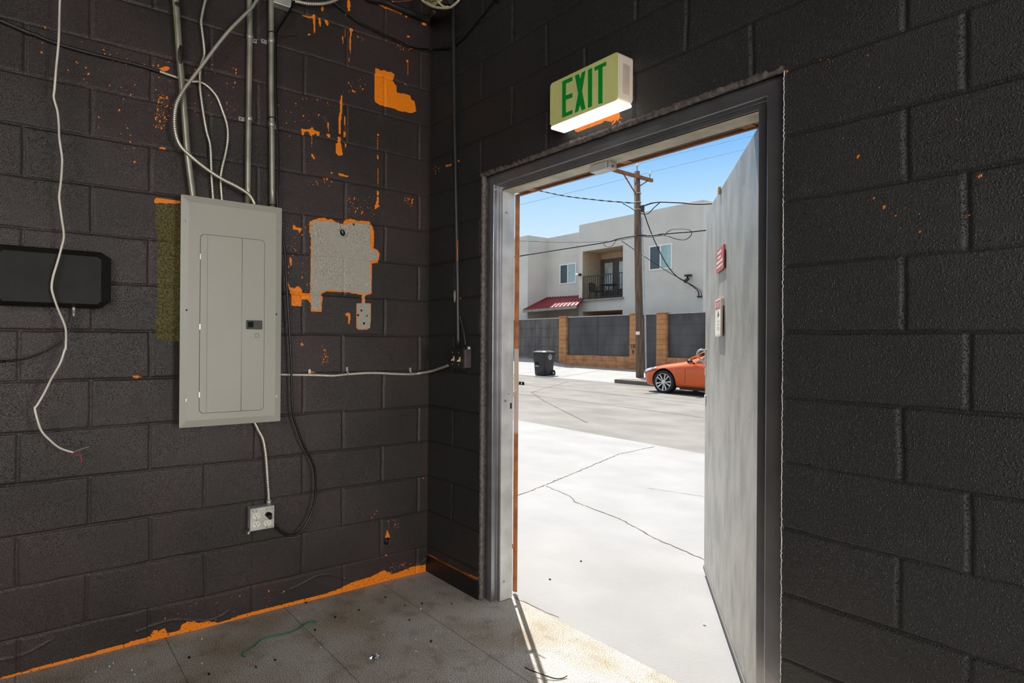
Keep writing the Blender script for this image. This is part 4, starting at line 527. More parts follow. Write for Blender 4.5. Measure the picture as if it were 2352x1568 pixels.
for i in range(3): MB().box((.0985, -1.05+.01*i, 1.392), (.0991, -1.045+.01*i, 1.412)).build('grip_rib', M_LAT, la)
ro = rrA(-1.047, -1.029, 1.343, 1.361, .005, .0938)
MB().tube([Vector(p) for p in ro+[ro[0]]], .0008, 6).build('knockout', M_PAN2, pd)
for z in (1.70, 1.388, 1.085):
    MB().box((.0938, -1.2985, z-.013), (.0958, -1.2925, z+.013)).build('hinge_pin', M_STEEL, pn, bev=.0008)
for y, z in D['pscrew']:
    s = MB().cyl((.0885, y, z), (.093, y, z), .0068, .0055, 18).build('cover_screw', M_STEEL, pn)
    MB().box((.0928, y-.005, z-.0009), (.0934, y+.005, z+.0009)).build('screw_slot', M_DARK, s)
for y, z in D['phole']: MB().cyl((.0888, y, z), (.0902, y, z), .0038, seg=14).build('screw_hole', M_DARK, pn)

# ------------------------------------------------------------------ black wall box at the left edge
M_BOX = mat('black_plastic', (34, 34, 33), .55, var=.15, vscale=12, spec=.25)
bx = thing('wall_enclosure', (0, -1.85, 1.455), 'black plastic electronics box with clipped corners, left of the breaker panel', 'box')
def octo(y0, y1, z0, z1, c, x): return [(x, y1, z0+c), (x, y1, z1-c*.8), (x, y1-c*1.2, z1), (x, y0+c, z1), (x, y0, z1-c), (x, y0, z0+c), (x, y0+c, z0), (x, y1-c*1.2, z0)]
b = MB(); q = [octo(-2.05, -1.642, 1.456, 1.689, .031, .004), octo(-2.05, -1.642, 1.456, 1.689, .031, .050), octo(-2.02, -1.682, 1.470, 1.664, .012, .090)]
for i in range(2): b.grid([q[i]+[q[i][0]], q[i+1]+[q[i+1][0]]], 0, False)
b.add(q[2], [tuple(range(8))]); b.add(q[0], [tuple(range(8))[::-1]])
b.build('enclosure_shell', M_BOX, bx, bev=.0015)
y, z = D['coaxconn'][0][1:]
MB().cyl((.05, y, z-.014), (.05, y, z+.012), .0065, seg=6).build('coax_connector', M_STEEL, bx)
cx = tag(MB().tube(D['coax'], .0036, 8, sub=6).build('coax_cable', mat('cable_black', (16, 16, 17), .35)), 'thin black coax cable curving down from the black plastic enclosure', 'cable')
MB().cyl((.05, y, z-.032), (.05, y, z-.014), .0052, seg=10).build('cable_end', M_STEEL, cx)

# white low-voltage cable hanging in front
wc = tag(MB().tube(D['white_cable'], .0043, 8, sub=5).build('hanging_cable', mat('cable_white', (226, 220, 204), .5)), 'loose white cable hanging down past the black plastic enclosure', 'cable')
MB().tube(D['red_wire'], .0019, 6, sub=5).build('red_conductor', mat('wire_red', (190, 40, 50), .45), wc)
MB().tube(D['bare_wire'], .0010, 6, sub=4).build('drain_wire', M_STEEL, wc)

# ------------------------------------------------------------------ conduits and flexible armoured cables
M_EMT = mat('galvanised_conduit', (166, 165, 148), .38, metal=.5, var=.15, vscale=9)
M_FLX = mat('flex_steel', (214, 210, 194), .32, metal=.6, var=.1)
M_BLKP = mat('black_paint_smooth', (40, 40, 41), .38, var=.15)
M_BLOB = mat('black_paint_blob', (30, 28, 26), .5); M_OBLOB = mat('orange_paint_blob', (232, 112, 20), .5)
M_YEL = mat('green_paint_streak', (112, 136, 44), .45)
G = 'steel conduits above the breaker panel'
c = thing('electrical_conduit', D['cond1'][0], 'leaning steel conduit with a green streak, leftmost above the breaker panel', 'conduit', G)
MB().tube(D['cond1'], .0142, 16, sub=4).build('pipe', M_EMT, c)
P = smooth_path([Vector(p) for p in D['cond1']], 4)
MB().tube([p+Vector((.004, -.0118, 0)) for p in P[4:20]], .0032, 6).build('paint_streak', M_YEL, c)
for i, mt, s in ((8, M_BLOB, (.004, .009, .030)), (11, M_OBLOB, (.004, .009, .009)), (20, M_BLOB, (.004, .0115, .045)), (13, M_BLOB, (.003, .011, .012))):
    p = P[i]; MB().ball((p.x+.0128, p.y+.002, p.z), s, seg=12).build('paint_blob', mt, c)
for key, sk, side, lab in (('cond2', 'strap2', (1, -1), 'straight steel conduit in the middle, entering the top of the breaker panel'), ('cond3', 'strap3', (-1, 1), 'straight steel conduit on the right, entering the top of the breaker panel')):
    c = thing('electrical_conduit', D[key][0], lab, 'conduit', G)
    MB().tube(D[key], .0132, 16, sub=3).build('pipe', M_EMT, c)
    for (x, y, z), sd in zip(D[sk], side):
        b = MB().tube([(x, y, z-.009), (x, y, z+.009)], .0152, 16)
        b.box((.003, y+sd*.013, z-.010), (.006, y+sd*.042, z+.010))
        s = b.build('conduit_strap', M_STEEL, c, bev=.001)
        MB().cyl((.0055, y+sd*.032, z), (.0065, y+sd*.032, z), .0035, seg=10).build('strap_hole', M_DARK, s)
G = 'flexible armoured cables above the breaker panel'
tag(MB().tube(D['flex1'], .0082, 10, sub=10, ridge=.0095).build('armoured_cable', M_FLX), 'shiny flexible steel cable looping in front of the leaning conduit', 'cable', G)
tag(MB().tube(D['flex2'], .0062, 10, sub=10, ridge=.008).build('armoured_cable', M_FLX), 'flexible steel cable dropping almost straight behind the looping cable', 'cable', G)
a = MB().tube(D['flex3a'], .0075, 10, sub=10, ridge=.010).build('armoured_cable', M_BLKP)
tag(a, 'flexible cable running down the wall, black painted at left, bare where it arches over', 'cable', G)
MB().tube(D['flex3b'], .0064, 10, sub=10, ridge=.008).build('bare_length', M_FLX, a)['label'] = 'bare steel length of the cable'
fh = tag(MB().tube(D['flexh'], .0078, 10, sub=10, ridge=.009).build('armoured_cable', M_FLX), 'flexible steel cable running level from the breaker panel to the switch box', 'cable')
for x, y, z in D['hstraps']:
    b = MB(); pts = [(.0165*math.cos(t)+.004, y, z+.0115*math.sin(t)) for t in np.linspace(-PI/2, PI/2, 9)]
    for p0, p1 in zip(pts, pts[1:]): b.obox(((p0[0]+p1[0])/2, y, (p0[2]+p1[2])/2), Vector(p1)*.5-Vector(p0)*.5, (0, .006, 0), (.0008, 0, .0002))
    b.box((.003, y-.006, z+.009), (.005, y+.006, z+.034)); b.build('cable_strap', M_STEEL, fh)
x, y, z = D['hstrap_empty'][0]
b = MB().box((.003, y-.006, z-.022), (.005, y+.006, z+.004)).cyl((.003, y, z+.004), (.006, y, z+.004), .007, seg=14)
em = tag(b.build('cable_clip', M_STEEL), 'empty steel cable clip on the wall just right of the breaker panel', 'clip')
fd = tag(MB().tube(D['flexd'], .0075, 10, sub=10, ridge=.009).build('armoured_cable', M_FLX), 'flexible steel cable dropping from the breaker panel to the outlet box', 'cable')
x, y, z = D['flexd'][-1]
MB().cyl((x, y, z-.012), (x, y, z+.014), .0115, seg=16).build('connector', M_STEEL, fd)

# ------------------------------------------------------------------ outlet box with four receptacles
M_GALV = mat('galvanised_box', (200, 200, 194), .4, metal=.5, var=.12, vscale=12)
M_IVO = mat('receptacle_white', (232, 228, 210), .4, var=.03)
ob_ = thing('outlet_box', (0, -.995, .42), 'square steel outlet box with four white receptacles below the breaker panel', 'outlet')
MB().box((.004, -1.048, .429), (.056, -.934, .533)).build('box_body', M_GALV, ob_, bev=.002)
cp = MB().box((.056, -1.053, .426), (.061, -.936, .532)).build('cover_plate', M_GALV, ob_, bev=.002)
for i, (y, z) in enumerate(D['recept']):
    n = 24; pol = []
    for k in range(n):
        a_ = 2*PI*k/n; pol.append((.061, y+.0192*math.cos(a_), z+max(-.0135, min(.0135, .0172*math.sin(a_)))))
    r = MB().prism(pol, (.0035, 0, 0)).build('receptacle', M_IVO, ob_, bev=.001)
    if i != 2:
        for dy, hh in ((-.0075, .0045), (.0075, .0038)): MB().box((.0643, y+dy-.0011, z+.003-hh), (.0647, y+dy+.0011, z+.003+hh)).build('blade_slot', M_DARK, r)
        MB().cyl((.0643, y, z-.0075), (.0647, y, z-.0075), .0024, seg=12).build('ground_hole', M_DARK, r)
for y, z in ((-1.043, .522), (-1.024, .519), (-.974, .5195), (-.948, .5195), (-1.024, .4755), (-.973, .434), (-.946, .433)):
    MB().cyl((.0608, y, z), (.0614, y, z), .0023, seg=10).build('plate_hole', M_DARK, ob_)
MB().tube([(.045, -1.045, .432), (.055, -1.058, .420), (.058, -1.062, .414)], .006, 8).build('loose_screw', M_STEEL, ob_)

# black appliance cord
M_CORD = mat('cord_black', (14, 14, 15), .32)
cord = tag(MB().tube(D['cord'], .0058, 10, sub=6).build('power_cord', M_CORD), 'long black power cord hanging beside the panel and plugged into the outlet box', 'cord')
y, z = D['recept'][2]
b = MB(); rws = []
for x, w, hh, dz in ((.0648, .0165, .0125, 0), (.078, .0165, .0125, 0), (.086, .011, .010, -.004), (.098, .007, .007, -.010)):
    rws.append([(x, y+(.004*(x-.0648)/.03)+w*math.cos(t)*(1 if abs(math.cos(t)) < .7 else .92), z+dz+hh*math.sin(t)) for t in np.linspace(0, 2*PI, 17)[:-1]])
b.grid(rws, 0, True, True); b.add(rws[-1], [tuple(range(16))]); b.add(rws[0], [tuple(range(16))[::-1]])
pl = b.build('plug', M_CORD, cord)
MB().tube([(.097, y+.004, z-.010), D['cord'][-1], D['cord'][-2]], .0064, 10, sub=5).build('strain_relief', M_CORD, pl)
for x, y, z in D['ties']:
    b = MB(); P = [(.03+.0185*math.cos(t), y+.0165*math.sin(t)+.004, z) for t in np.linspace(0, 2*PI, 17)]
    b.tube(P, .0022, 6); b.build('cable_tie', M_CORD, cord)
MB().tube(D['tie_tail'], .0016, 6, sub=4).build('tie_tail', M_CORD, cord)

# ------------------------------------------------------------------ switch box beside the door
M_BRO = mat('dark_switch_plate', (60, 60, 52), .35, metal=.5, var=.1)
M_PUR = mat('painted_box_side', (78, 62, 68), .5, var=.2, vscale=30)
M_TOG = mat('toggle_ivory', (226, 200, 160), .4)
sw = thing('switch_box', (.35, 0, 1.18), 'surface switch box with two ivory toggles between the corner and the door', 'switch')
MB().box((.30, -.052, 1.192), (.408, -.003, 1.292)).build('box_body', M_PUR, sw, bev=.006)
MB().box((.298, -.056, 1.190), (.410, -.0525, 1.294)).build('mud_ring', M_GALV, sw, bev=.001)
b = MB(); f0 = [(.291, -.057, 1.185), (.417, -.057, 1.185), (.417, -.057, 1.2995), (.291, -.057, 1.2995)]; f1 = [(.297, -.0625, 1.191), (.409, -.0625, 1.191), (.409, -.0625, 1.2935), (.297, -.0625, 1.2935)]
b.grid([f0+[f0[0]], f1+[f1[0]]], 0, False); b.add(f1, [(0, 1, 2, 3)]); b.add(f0, [(3, 2, 1, 0)])
b.build('cover_plate', M_BRO, sw)
for x, z in D['toggles']:
    tg = MB().box((x-.006, -.0640, z-.012), (x+.006, -.0625, z+.014)).build('toggle_slot', M_TOG, sw, bev=.001)
    MB().prism([(x-.0045, -.064, z-.004), (x+.0045, -.064, z-.004), (x+.0035, -.079, z-.012), (x-.0035, -.079, z-.012)], (0, .001, .008)).build('toggle_lever', M_TOG, tg, bev=.001)
for x, z in D['swscrews']: MB().cyl((x, -.0625, z), (x, -.0638, z), .0032, seg=12).build('plate_screw', M_STEEL, sw)
MB().cyl((.414, -.028, 1.290), (.414, -.028, 1.306), .010, seg=14).build('connector', M_STEEL, sw)

c = thing('electrical_conduit', D['bconduit'][0], 'tall black painted conduit running down to the switch box', 'conduit')
MB().tube(D['bconduit'], .0128, 14, sub=3).build('pipe', M_BLKP, c)
MB().ball((.292, -.031, 1.575), (.011, .004, .036), seg=10).build('bare_patch', M_GALV, c)
MB().tube([(.309, -.024, 1.50), (.3085, -.025, 1.60), (.308, -.024, 1.66)], .0022, 6).build('orange_streak', M_OBLOB, c)
MB().tube([(.307, -.024, 1.76), (.3065, -.025, 1.83), (.306, -.024, 1.88)], .0018, 6).build('orange_streak', M_OBLOB, c)
tag(MB().tube(D['barmor'], .0062, 8, sub=8, ridge=.010).build('armoured_cable', M_BLKP), 'short black painted flexible cable beside the tall black conduit at the switch box', 'cable')
tag(MB().tube(D['cornercable'], .0046, 8, sub=6).build('corner_cable', M_CORD), 'thin black cable sagging across the room corner high up', 'cable')
jb = thing('junction_box', (0, -.91, 2.97), 'steel junction box at the top of the right-hand conduit', 'box')
MB().box((.004, -.955, 2.966), (.052, -.866, 3.06)).build('box_body', M_GALV, jb, bev=.003)
for y in (-.935, -.895): MB().cyl((.052, y, 2.995), (.0532, y, 2.995), .011, seg=18).build('knockout', M_GALV, jb, bev=.0004)
tag(MB().tube(D['flextop'], .0085, 10, sub=8, ridge=.010).build('armoured_cable', M_FLX), 'short flexible steel cable leaving the junction box at the top of the wall', 'cable')
tp = thing('ceiling_pipe', D['toppipe'][-1], 'black painted pipe running along the top of the left wall into the corner', 'pipe')
MB().tube(D['toppipe'], .0165, 14, sub=4).build('pipe', M_BLKP, tp)
el = smooth_path([Vector(p) for p in D['elbow']], 6)
MB().tube(el, .017, 14).build('elbow', mat('olive_black_pipe', (46, 46, 36), .4), tp)
MB().ball((.004, -.05, 3.160), (.006, .018, .009), seg=10).build('orange_blob', M_OBLOB, tp)
M_CREAM = mat('cable_cream', (222, 214, 176), .5)
wcoil = MB()
for i, q in enumerate(D['coil']): wcoil.tube(q, .0062 if i == 0 else .0055, 8, sub=8)
cen = Vector((.30, -.15, 3.31))
for k in range(4):
    wcoil.tube([cen+Vector(((.155+.012*k)*math.cos(t), .015*k-.02+.015*math.sin(3*t+k), (.150+.010*k)*math.sin(t))) for t in np.linspace(0, 2*PI, 49)], .0055, 8)
tag(wcoil.build('cable_coil', M_CREAM), 'coil of cream cable hanging in the top corner behind the black conduit', 'cable')
tag(MB().tube(D['copper'], .0045, 8, sub=4).build('copper_tube', mat('copper', (186, 116, 84), .4, metal=.8)), 'thin copper tube crossing above the black pipe in the top corner', 'pipe')

# ------------------------------------------------------------------ small things left in the wall
y, z = D['stub'][0]
st = thing('pipe_sleeve', (0, y, z), 'steel pipe sleeve poking through the bare concrete patch', 'pipe')
b = MB()
rws = [[(x, y+r*math.cos(t), z+r*math.sin(t)) for t in np.linspace(0, 2*PI, 25)[:-1]] for x, r in ((.001, .024), (.012, .024), (.013, .021), (.012, .018), (-.02, .0175))]
b.grid(rws, 0, True, True); b.build('sleeve', M_STEEL, st)
MB().cyl((-.002, y, z), (.002, y, z), .019, seg=20).build('dark_bore', M_DARK, st)
MB().tube([(.002, y+.004, z-.004), (.010, y-.002, z+.002), (.014, y-.006, z+.008)], .0035, 8).build('wire_stub', M_STEEL, st)
lab = ['upper left', 'upper right', 'lower left', 'lower right']
for (y, z), w in zip(D['anchors'], lab):
    t = thing('wall_anchor', (0, y, z), f'white plastic wall anchor at the {w} of the bare concrete patch', 'anchor', 'anchors in the concrete patch')
    MB().cyl((.001, y, z), (.005, y, z), .0065, .005, 16).build('collar', M_IVO, t)
    MB().cyl((.0048, y, z), (.0054, y, z), .0025, seg=10).build('bore', M_DARK, t)
for i, (y, z) in enumerate(D['oscrews']):
    w = ['topmost', 'second from the top', 'leftmost', 'rightmost but one along the lower arm', 'lowest but in the middle', 'lowest at the right'][i]
    t = MB().cyl((.001, y, z), (.006, y, z), .0042, .0034, 14).build('wall_screw', M_STEEL)
    tag(t, f'small steel screw in the orange L-shaped patch, {w}', 'screw', 'screws in the orange patch')

# ------------------------------------------------------------------ litter on the carpet
gw = tag(MB().tube(D['greenwire'], .0026, 8, sub=6).build('green_wire', mat('wire_green', (14, 120, 76), .45)), 'short green insulated wire lying on the carpet near the left wall', 'wire')
tag(MB().tube([(x, y, z+.004+.006*math.sin(i)) for i, (x, y, z) in enumerate(D['blackwire'])], .0024, 8, sub=5).build('black_wire', M_CORD), 'short bent black wire lying on the sunlit carpet at the threshold', 'wire')
x, y, z = D['foil'][0]
b = MB(); n = 9; random.seed(5)
rws = [[(x-.018+.0048*i+random.uniform(-.003, .003), y+.012*(j-2)*(.6+.4*math.sin(i))+random.uniform(-.003, .003), .004+.030*abs(math.sin(i*.9+j*1.3))*(1-abs(j-2)/3)+random.uniform(0, .006)) for i in range(n)] for j in range(5)]
b.grid(rws, 0, False); tag(b.build('foil_scrap', mat('crumpled_foil', (214, 220, 222), .22, metal=1.)), 'crumpled scrap of silver foil on the carpet', 'scrap')
M_CHIP = mat('paint_chip', (222, 214, 198), .7, var=.1)
random.seed(9)
def flake(p, s, m, name):
    b = MB(); n = 6; a0 = random.random()*6
    pol = [(p[0]+s*random.uniform(.5, 1.)*math.cos(a0+2*PI*k/n)*1.3, p[1]+s*random.uniform(.5, 1.)*math.sin(a0+2*PI*k/n)*.7, .0015) for k in range(n)]
    b.prism(pol, (0, 0, random.uniform(.0025, .005))); return b.build(name, m)
for i, p in enumerate(D['chips']): tag(flake(p, random.uniform(.003, .0065), M_CHIP, 'paint_chip'), 'small white paint chip lying on the carpet', 'chip', 'white chips on the carpet')
for p in D['darkbits']: tag(flake(p, random.uniform(.004, .009), M_BLOB, 'dirt_crumb'), 'small black crumb of dirt lying on the carpet', 'crumb', 'dark crumbs on the carpet')
for i, q in enumerate(D['threads']):
    tag(MB().tube([(x, y, .003) for x, y, z in q], .0009, 6, sub=4).build('loose_thread', M_CHIP), ['pale loose thread on the carpet right of the green wire', 'pale loose thread on the carpet near the black base', 'pale loose thread on the carpet near the sunlit strip'][i], 'thread')
for i, p in enumerate(D['pebbles']):
    tag(MB().ball((p[0], p[1], -.0145*(p[0]+p[1]-.7)+.003), (.007, .006, .005), seg=8).build('pebble', [M_BLOB, M_BLOB, mat('pebble_tan', (206, 186, 164), .8)][i]), ['dark pebble on the white concrete, the farther of two', 'dark pebble on the white concrete near the door frame', 'pale round pebble on the concrete near the open door'][i], 'pebble')
# ================================================================== OUTSIDE
def road_z(x, y): return -.0145*(x+y-.7)
M_CONC = mat('white_concrete', (137, 136, 135), .9, var=.06, vscale=1.6, bump=.003, bscale=90)
M_ROAD = mat('pale_asphalt', (116, 113, 107), .95, var=.12, vscale=1.1, bump=.006, bscale=70)
M_WALK = mat('sidewalk_concrete', (140, 140, 139), .9, var=.04, vscale=1.5)
M_CRACK = mat('crack_dirt', (96, 84, 72), .95)
def terrain(name, x0, x1, y0, y1, f, m, label, cat, nx=60, ny=30, extra=None):
    b = MB(); b.grid([[(x, y, f(x, y)) for x in np.linspace(x0, x1, nx)] for y in np.linspace(y0, y1, ny)], 0)
    if extra: extra(b)
    return tag(b.build(name, [m, M_CRACK]), label, cat, kind='structure')
def ribbon(b, pts, w, f, seed=1, lift=.0025):
    r = random.Random(seed); P = resample([Vector((x, y, 0)) for x, y in pts], .035); L_ = []; R_ = []
    for i, p in enumerate(P):
        t = (P[min(i+1, len(P)-1)]-P[max(i-1, 0)]).normalized(); n_ = Vector((-t.y, t.x, 0)); o = n_*r.uniform(-.008, .008)
        ww = w*r.uniform(.4, 1.3)
        for S, s in ((L_, 1), (R_, -1)): q = p+o+n_*ww*s; S.append((q.x, q.y, f(q.x, q.y)+lift))
    b.grid([L_, R_], 1, False)
def cracks(b):
    ribbon(b, [(.56, .172), (.889, .199), (1.225, .192), (1.525, .2), (1.9, .2)], .004, road_z, 2)
    ribbon(b, [(-1.117, 2.098), (-.738, 2.007), (-.597, 1.906), (-.046, 1.826), (.327, 1.676), (.9, 1.55)], .005, road_z, 3)
    ribbon(b, [(-.8, 1.05), (-1.0, 1.66), (-1.114, 2.01), (-1.861, 4.1), (-2.0, 5.0)], .006, road_z, 4)
    for k, y in enumerate((2.9, 3.6)): ribbon(b, [(-.6+k, y), (-.1+k, y+.2), (.3+k, y+.1)], .003, road_z, 9+k)
terrain('floor_apron', -30, 12, .158, 5.12, lambda x, y: road_z(x, y) if y > .4 else road_z(x, y)*.5, M_CONC, 'white sunlit concrete apron outside the door with cracks', 'ground', 120, 60, cracks)
def rcracks(b):
    ribbon(b, [(-20, 11.5), (-14, 11.2), (-8, 11.4), (0, 11.2)], .03, road_z, 5)
    ribbon(b, [(-12, 14.2), (-9, 9.5), (-7, 8), (-4, 6.0)], .02, road_z, 6); ribbon(b, [(-16, 9), (-11, 8.6), (-7, 8.9), (0, 8.7)], .025, road_z, 7)
terrain('floor_street', -60, 45, 5.12, 15.2, road_z, M_ROAD, 'pale grey asphalt street with fine cracks', 'street', 120, 30, rcracks)
def walk_z(x, y):
    t = max(0, min(1, (y-15.2)/3.8)); drv = max(0, min(1, (-16.9-x)/.5))
    return road_z(x, y)+.02+.33*t+.22*t*drv
def joints_w(b):
    for x in (-18.3, -15.8, -13.6, -9.2): ribbon(b, [(x, 15.3), (x-.3, 18.9)], .012, walk_z, int(-x))
terrain('floor_sidewalk', -60, 45, 15.2, 19.05, walk_z, M_WALK, 'bright white sidewalk sloping up to the far fence', 'sidewalk', 160, 24, joints_w)
terrain('floor_yard', -60, 45, 19.05, 40, lambda x, y: .35, M_WALK, 'paved yard behind the far fence', 'ground', 4, 4)
b = MB(); P = [(-10.8, 15.22), (-11.05, 15.95), (-10.75, 16.25), (-10.0, 16.05), (-8.9, 15.24)]
b.prism([(x, y, road_z(x, y)+.03) for x, y in P], (0, 0, .12)); tag(b.build('asphalt_ramp', mat('dark_asphalt', (104, 98, 88), .95, bump=.008, bscale=60)), 'dark asphalt ramp patch at the curb in front of the orange car', 'ramp', kind='structure')

# ---------------- fence
def brick_mat(name, c1, c2, mort, bw, bh, axis_flip=False, off=.0):
    m = bpy.data.materials.new(name); m.use_nodes = True; nt = m.node_tree; bs = nt.nodes['Principled BSDF']; L = nt.links.new
    tc = nd(nt, 'ShaderNodeTexCoord'); sx = nd(nt, 'ShaderNodeSeparateXYZ'); L(tc.outputs['Object'], sx.inputs[0])
    ad = nd(nt, 'ShaderNodeMath', operation='ADD'); L(sx.outputs[0], ad.inputs[0]); L(sx.outputs[1], ad.inputs[1])
    cb = nd(nt, 'ShaderNodeCombineXYZ'); L(ad.outputs[0], cb.inputs[0]); L(sx.outputs[2], cb.inputs[1])
    br = nd(nt, 'ShaderNodeTexBrick'); br.inputs['Scale'].default_value = 1; br.inputs['Brick Width'].default_value = bw; br.inputs['Row Height'].default_value = bh; br.inputs['Mortar Size'].default_value = .008
    br.inputs['Color1'].default_value = (*lin(c1), 1); br.inputs['Color2'].default_value = (*lin(c2), 1); br.inputs['Mortar'].default_value = (*lin(mort), 1); br.offset = off
    L(cb.outputs[0], br.inputs['Vector'])
    n = nd(nt, 'ShaderNodeTexNoise'); n.inputs['Scale'].default_value = 3; n.inputs['Detail'].default_value = 6; L(tc.outputs['Object'], n.inputs['Vector'])
    r = nd(nt, 'ShaderNodeValToRGB'); r.color_ramp.elements[0].position = .3; r.color_ramp.elements[0].color = (.62, .6, .58, 1); r.color_ramp.elements[1].position = .6; L(n.outputs['Fac'], r.inputs[0])
    mx = nd(nt, 'ShaderNodeMix', data_type='RGBA', blend_type='MULTIPLY'); mx.inputs[0].default_value = 1; L(br.outputs['Color'], mx.inputs[6]); L(r.outputs[0], mx.inputs[7])
    L(mx.outputs[2], bs.inputs['Base Color']); bs.inputs['Roughness'].default_value = .9
    bp = nd(nt, 'ShaderNodeBump'); bp.inputs['Distance'].default_value = .01; bp.inputs['Strength'].default_value = .6; bp.invert = True; L(br.outputs['Fac'], bp.inputs['Height']); L(bp.outputs[0], bs.inputs['Normal'])
    return m
M_PIL = brick_mat('orange_split_block', (186, 128, 80), (194, 138, 88), (140, 98, 68), .8, .2032)
M_LOW = brick_mat('orange_low_wall_block', (178, 122, 80), (192, 134, 88), (140, 100, 74), .4064, .2032, off=.5)
M_FPAN = mat('weathered_steel_sheet', (84, 81, 78), .55, metal=.1, rgb2=(52, 50, 49), vscale=1.6, stretch=(1, 1, .35), bump=.006, bscale=3)
M_FPAN2 = mat('rust_streaked_sheet', (98, 94, 90), .6, rgb2=(74, 64, 56), vscale=2.2, stretch=(1.6, 1.6, .4))
M_CAP = mat('pale_cap_trim', (190, 184, 174), .7)
def pillar(x0, x1, label, zt=2.62):
    t = thing('fence_pillar', ((x0+x1)/2, 19.2, .1), label, 'pillar', 'fence pillars across the street')
    MB().box((x0, 19, -.15), (x1, 19.42, zt-.03)).build('block_shaft', M_PIL, t, bev=.006)
    MB().box((x0-.012, 18.99, zt-.03), (x1+.012, 19.43, zt)).build('top_cap', M_PIL, t, bev=.006)
    return t
pillar(-17.04, -16.58, 'orange block fence pillar left, next to the black bin')
p2 = pillar(-13.06, -12.6, 'orange block fence pillar marked 220 B beside the wooden utility pole')
pillar(-11.78, -11.32, 'orange block fence pillar right of the wooden utility pole', 2.6)
def text_mesh(body, size, loc, m, parent, name, dep=.006):
    cu = bpy.data.curves.new(name, 'FONT'); cu.body = body; cu.size = size; cu.extrude = dep; cu.align_x = 'CENTER'; cu.space_character = .9
    o = bpy.data.objects.new('tmp', cu); COL.objects.link(o); bpy.context.view_layer.update()
    me = bpy.data.meshes.new_from_object(o.evaluated_get(bpy.context.evaluated_depsgraph_get())); bpy.data.objects.remove(o)
    R = Matrix.Rotation(PI/2, 4, 'X'); off = Vector(loc)-Vector(ORG[parent.name]); me.transform(Matrix.Translation(off) @ R)
    me.materials.clear(); me.materials.append(m); ob = bpy.data.objects.new(name, me); COL.objects.link(ob); ob.parent = parent; ORG[ob.name] = ORG[parent.name]; return ob
M_NUM = mat('house_number_black', (24, 22, 22), .5)
text_mesh('220', .20, (-12.87, 18.992, 1.18), M_NUM, p2, 'house_number')
text_mesh('B', .19, (-12.87, 18.992, .96), M_NUM, p2, 'house_letter')
def panel(x0, x1, z0, z1, label, name, seams, m, low=None):
    t = thing(name, ((x0+x1)/2, 19.15, z0), label, 'fence')
    MB().box((x0, 19.12, z0), (x1, 19.16, z1)).build('steel_sheet', m, t)
    for s in seams: MB().box((s-.012, 19.11, z0), (s+.012, 19.12, z1)).build('vertical_seam', M_FPAN, t)
    for f in (.28, .52, .76): MB().box((x0, 19.112, z0+(z1-z0)*f-.008), (x1, 19.12, z0+(z1-z0)*f+.008)).build('crease', M_FPAN, t)
    MB().box((x0, 19.10, z1), (x1, 19.18, z1+.035)).build('top_trim', M_CAP, t)
    return t
panel(-24., -17.05, .68, 2.53, 'weathered grey steel driveway gate behind the black bin', 'driveway_gate', (-18.75, -20.6), M_FPAN2)
panel(-16.57, -13.07, .824, 2.55, 'grey steel fence sheet between the left and the numbered pillar', 'fence_panel', (-14.85,), M_FPAN)
panel(-12.59, -11.79, .30, 2.54, 'narrow dark steel gate between the pole and the right pillar', 'pedestrian_gate', (), M_FPAN)
panel(-11.31, 2., .824, 2.53, 'long dark steel fence sheet behind the orange car', 'fence_panel', (-9.2, -7., -5.), M_FPAN)
for x0, x1, w in ((-16.575, -13.065, 'between the left and the numbered pillar'), (-11.315, 2., 'behind the orange car')):
    tag(MB().box((x0, 19.02, -.2), (x1, 19.3, .82)).build('low_wall', M_LOW), f'low orange block wall under the steel sheet {w}', 'wall')

# ---------------- building across the street
def stucco():
    m = mat('grey_stucco', (212, 207, 194), .92, rgb2=(200, 196, 185), vscale=.9, bump=.01, bscale=40); return m
M_ST = stucco(); M_TAN = mat('balcony_tan_stucco', (198, 178, 146), .92, var=.08)
M_BRN = mat('brown_door_paint', (92, 84, 78), .5); M_GLS = mat('window_glass', (150, 182, 184), .10, var=.15, vscale=1.2, spec=.8)
M_GLD = mat('window_screen_dark', (70, 84, 90), .3, var=.1); M_VIN = mat('white_vinyl', (238, 232, 222), .5, var=.02)
M_IRON = mat('black_iron', (38, 36, 36), .45); M_RROOF = mat('red_metal_roof', (132, 42, 44), .5, var=.08); M_FASC = mat('fascia_grey', (150, 142, 130), .7)
bd = thing('apartment_building', (-16., 21., .35), 'two storey grey stucco apartment building with a balcony across the street', 'building')
b = MB(); X0, X1, Yf, Zt = -17.62, -11.0, 21., 7.25; a0, a1 = -17.385, -14.97
def quad(b, x0, x1, z0, z1, y, mi=0): b.add([(x0, y, z0), (x1, y, z0), (x1, y, z1), (x0, y, z1)], [(0, 1, 2, 3)], mi)
quad(b, X0, a0, -.2, Zt, Yf); quad(b, a1, X1, -.2, Zt, Yf); quad(b, a0, a1, 5.9, Zt, Yf); quad(b, a0, a1, 2.92, 3.5, Yf)
for z0, z1, yb in ((3.5, 5.9, 22.4), (-.2, 2.92, 24.)):
    b.add([(a0, Yf, z0), (a0, yb, z0), (a0, yb, z1), (a0, Yf, z1)], [(0, 1, 2, 3)], 1); b.add([(a1, Yf, z0), (a1, yb, z0), (a1, yb, z1), (a1, Yf, z1)], [(3, 2, 1, 0)], 1)
    quad(b, a0, a1, z0, z1, yb, 1); b.add([(a0, Yf, z0), (a1, Yf, z0), (a1, yb, z0), (a0, yb, z0)], [(0, 1, 2, 3)], 1); b.add([(a0, Yf, z1), (a1, Yf, z1), (a1, yb, z1), (a0, yb, z1)], [(3, 2, 1, 0)], 1)
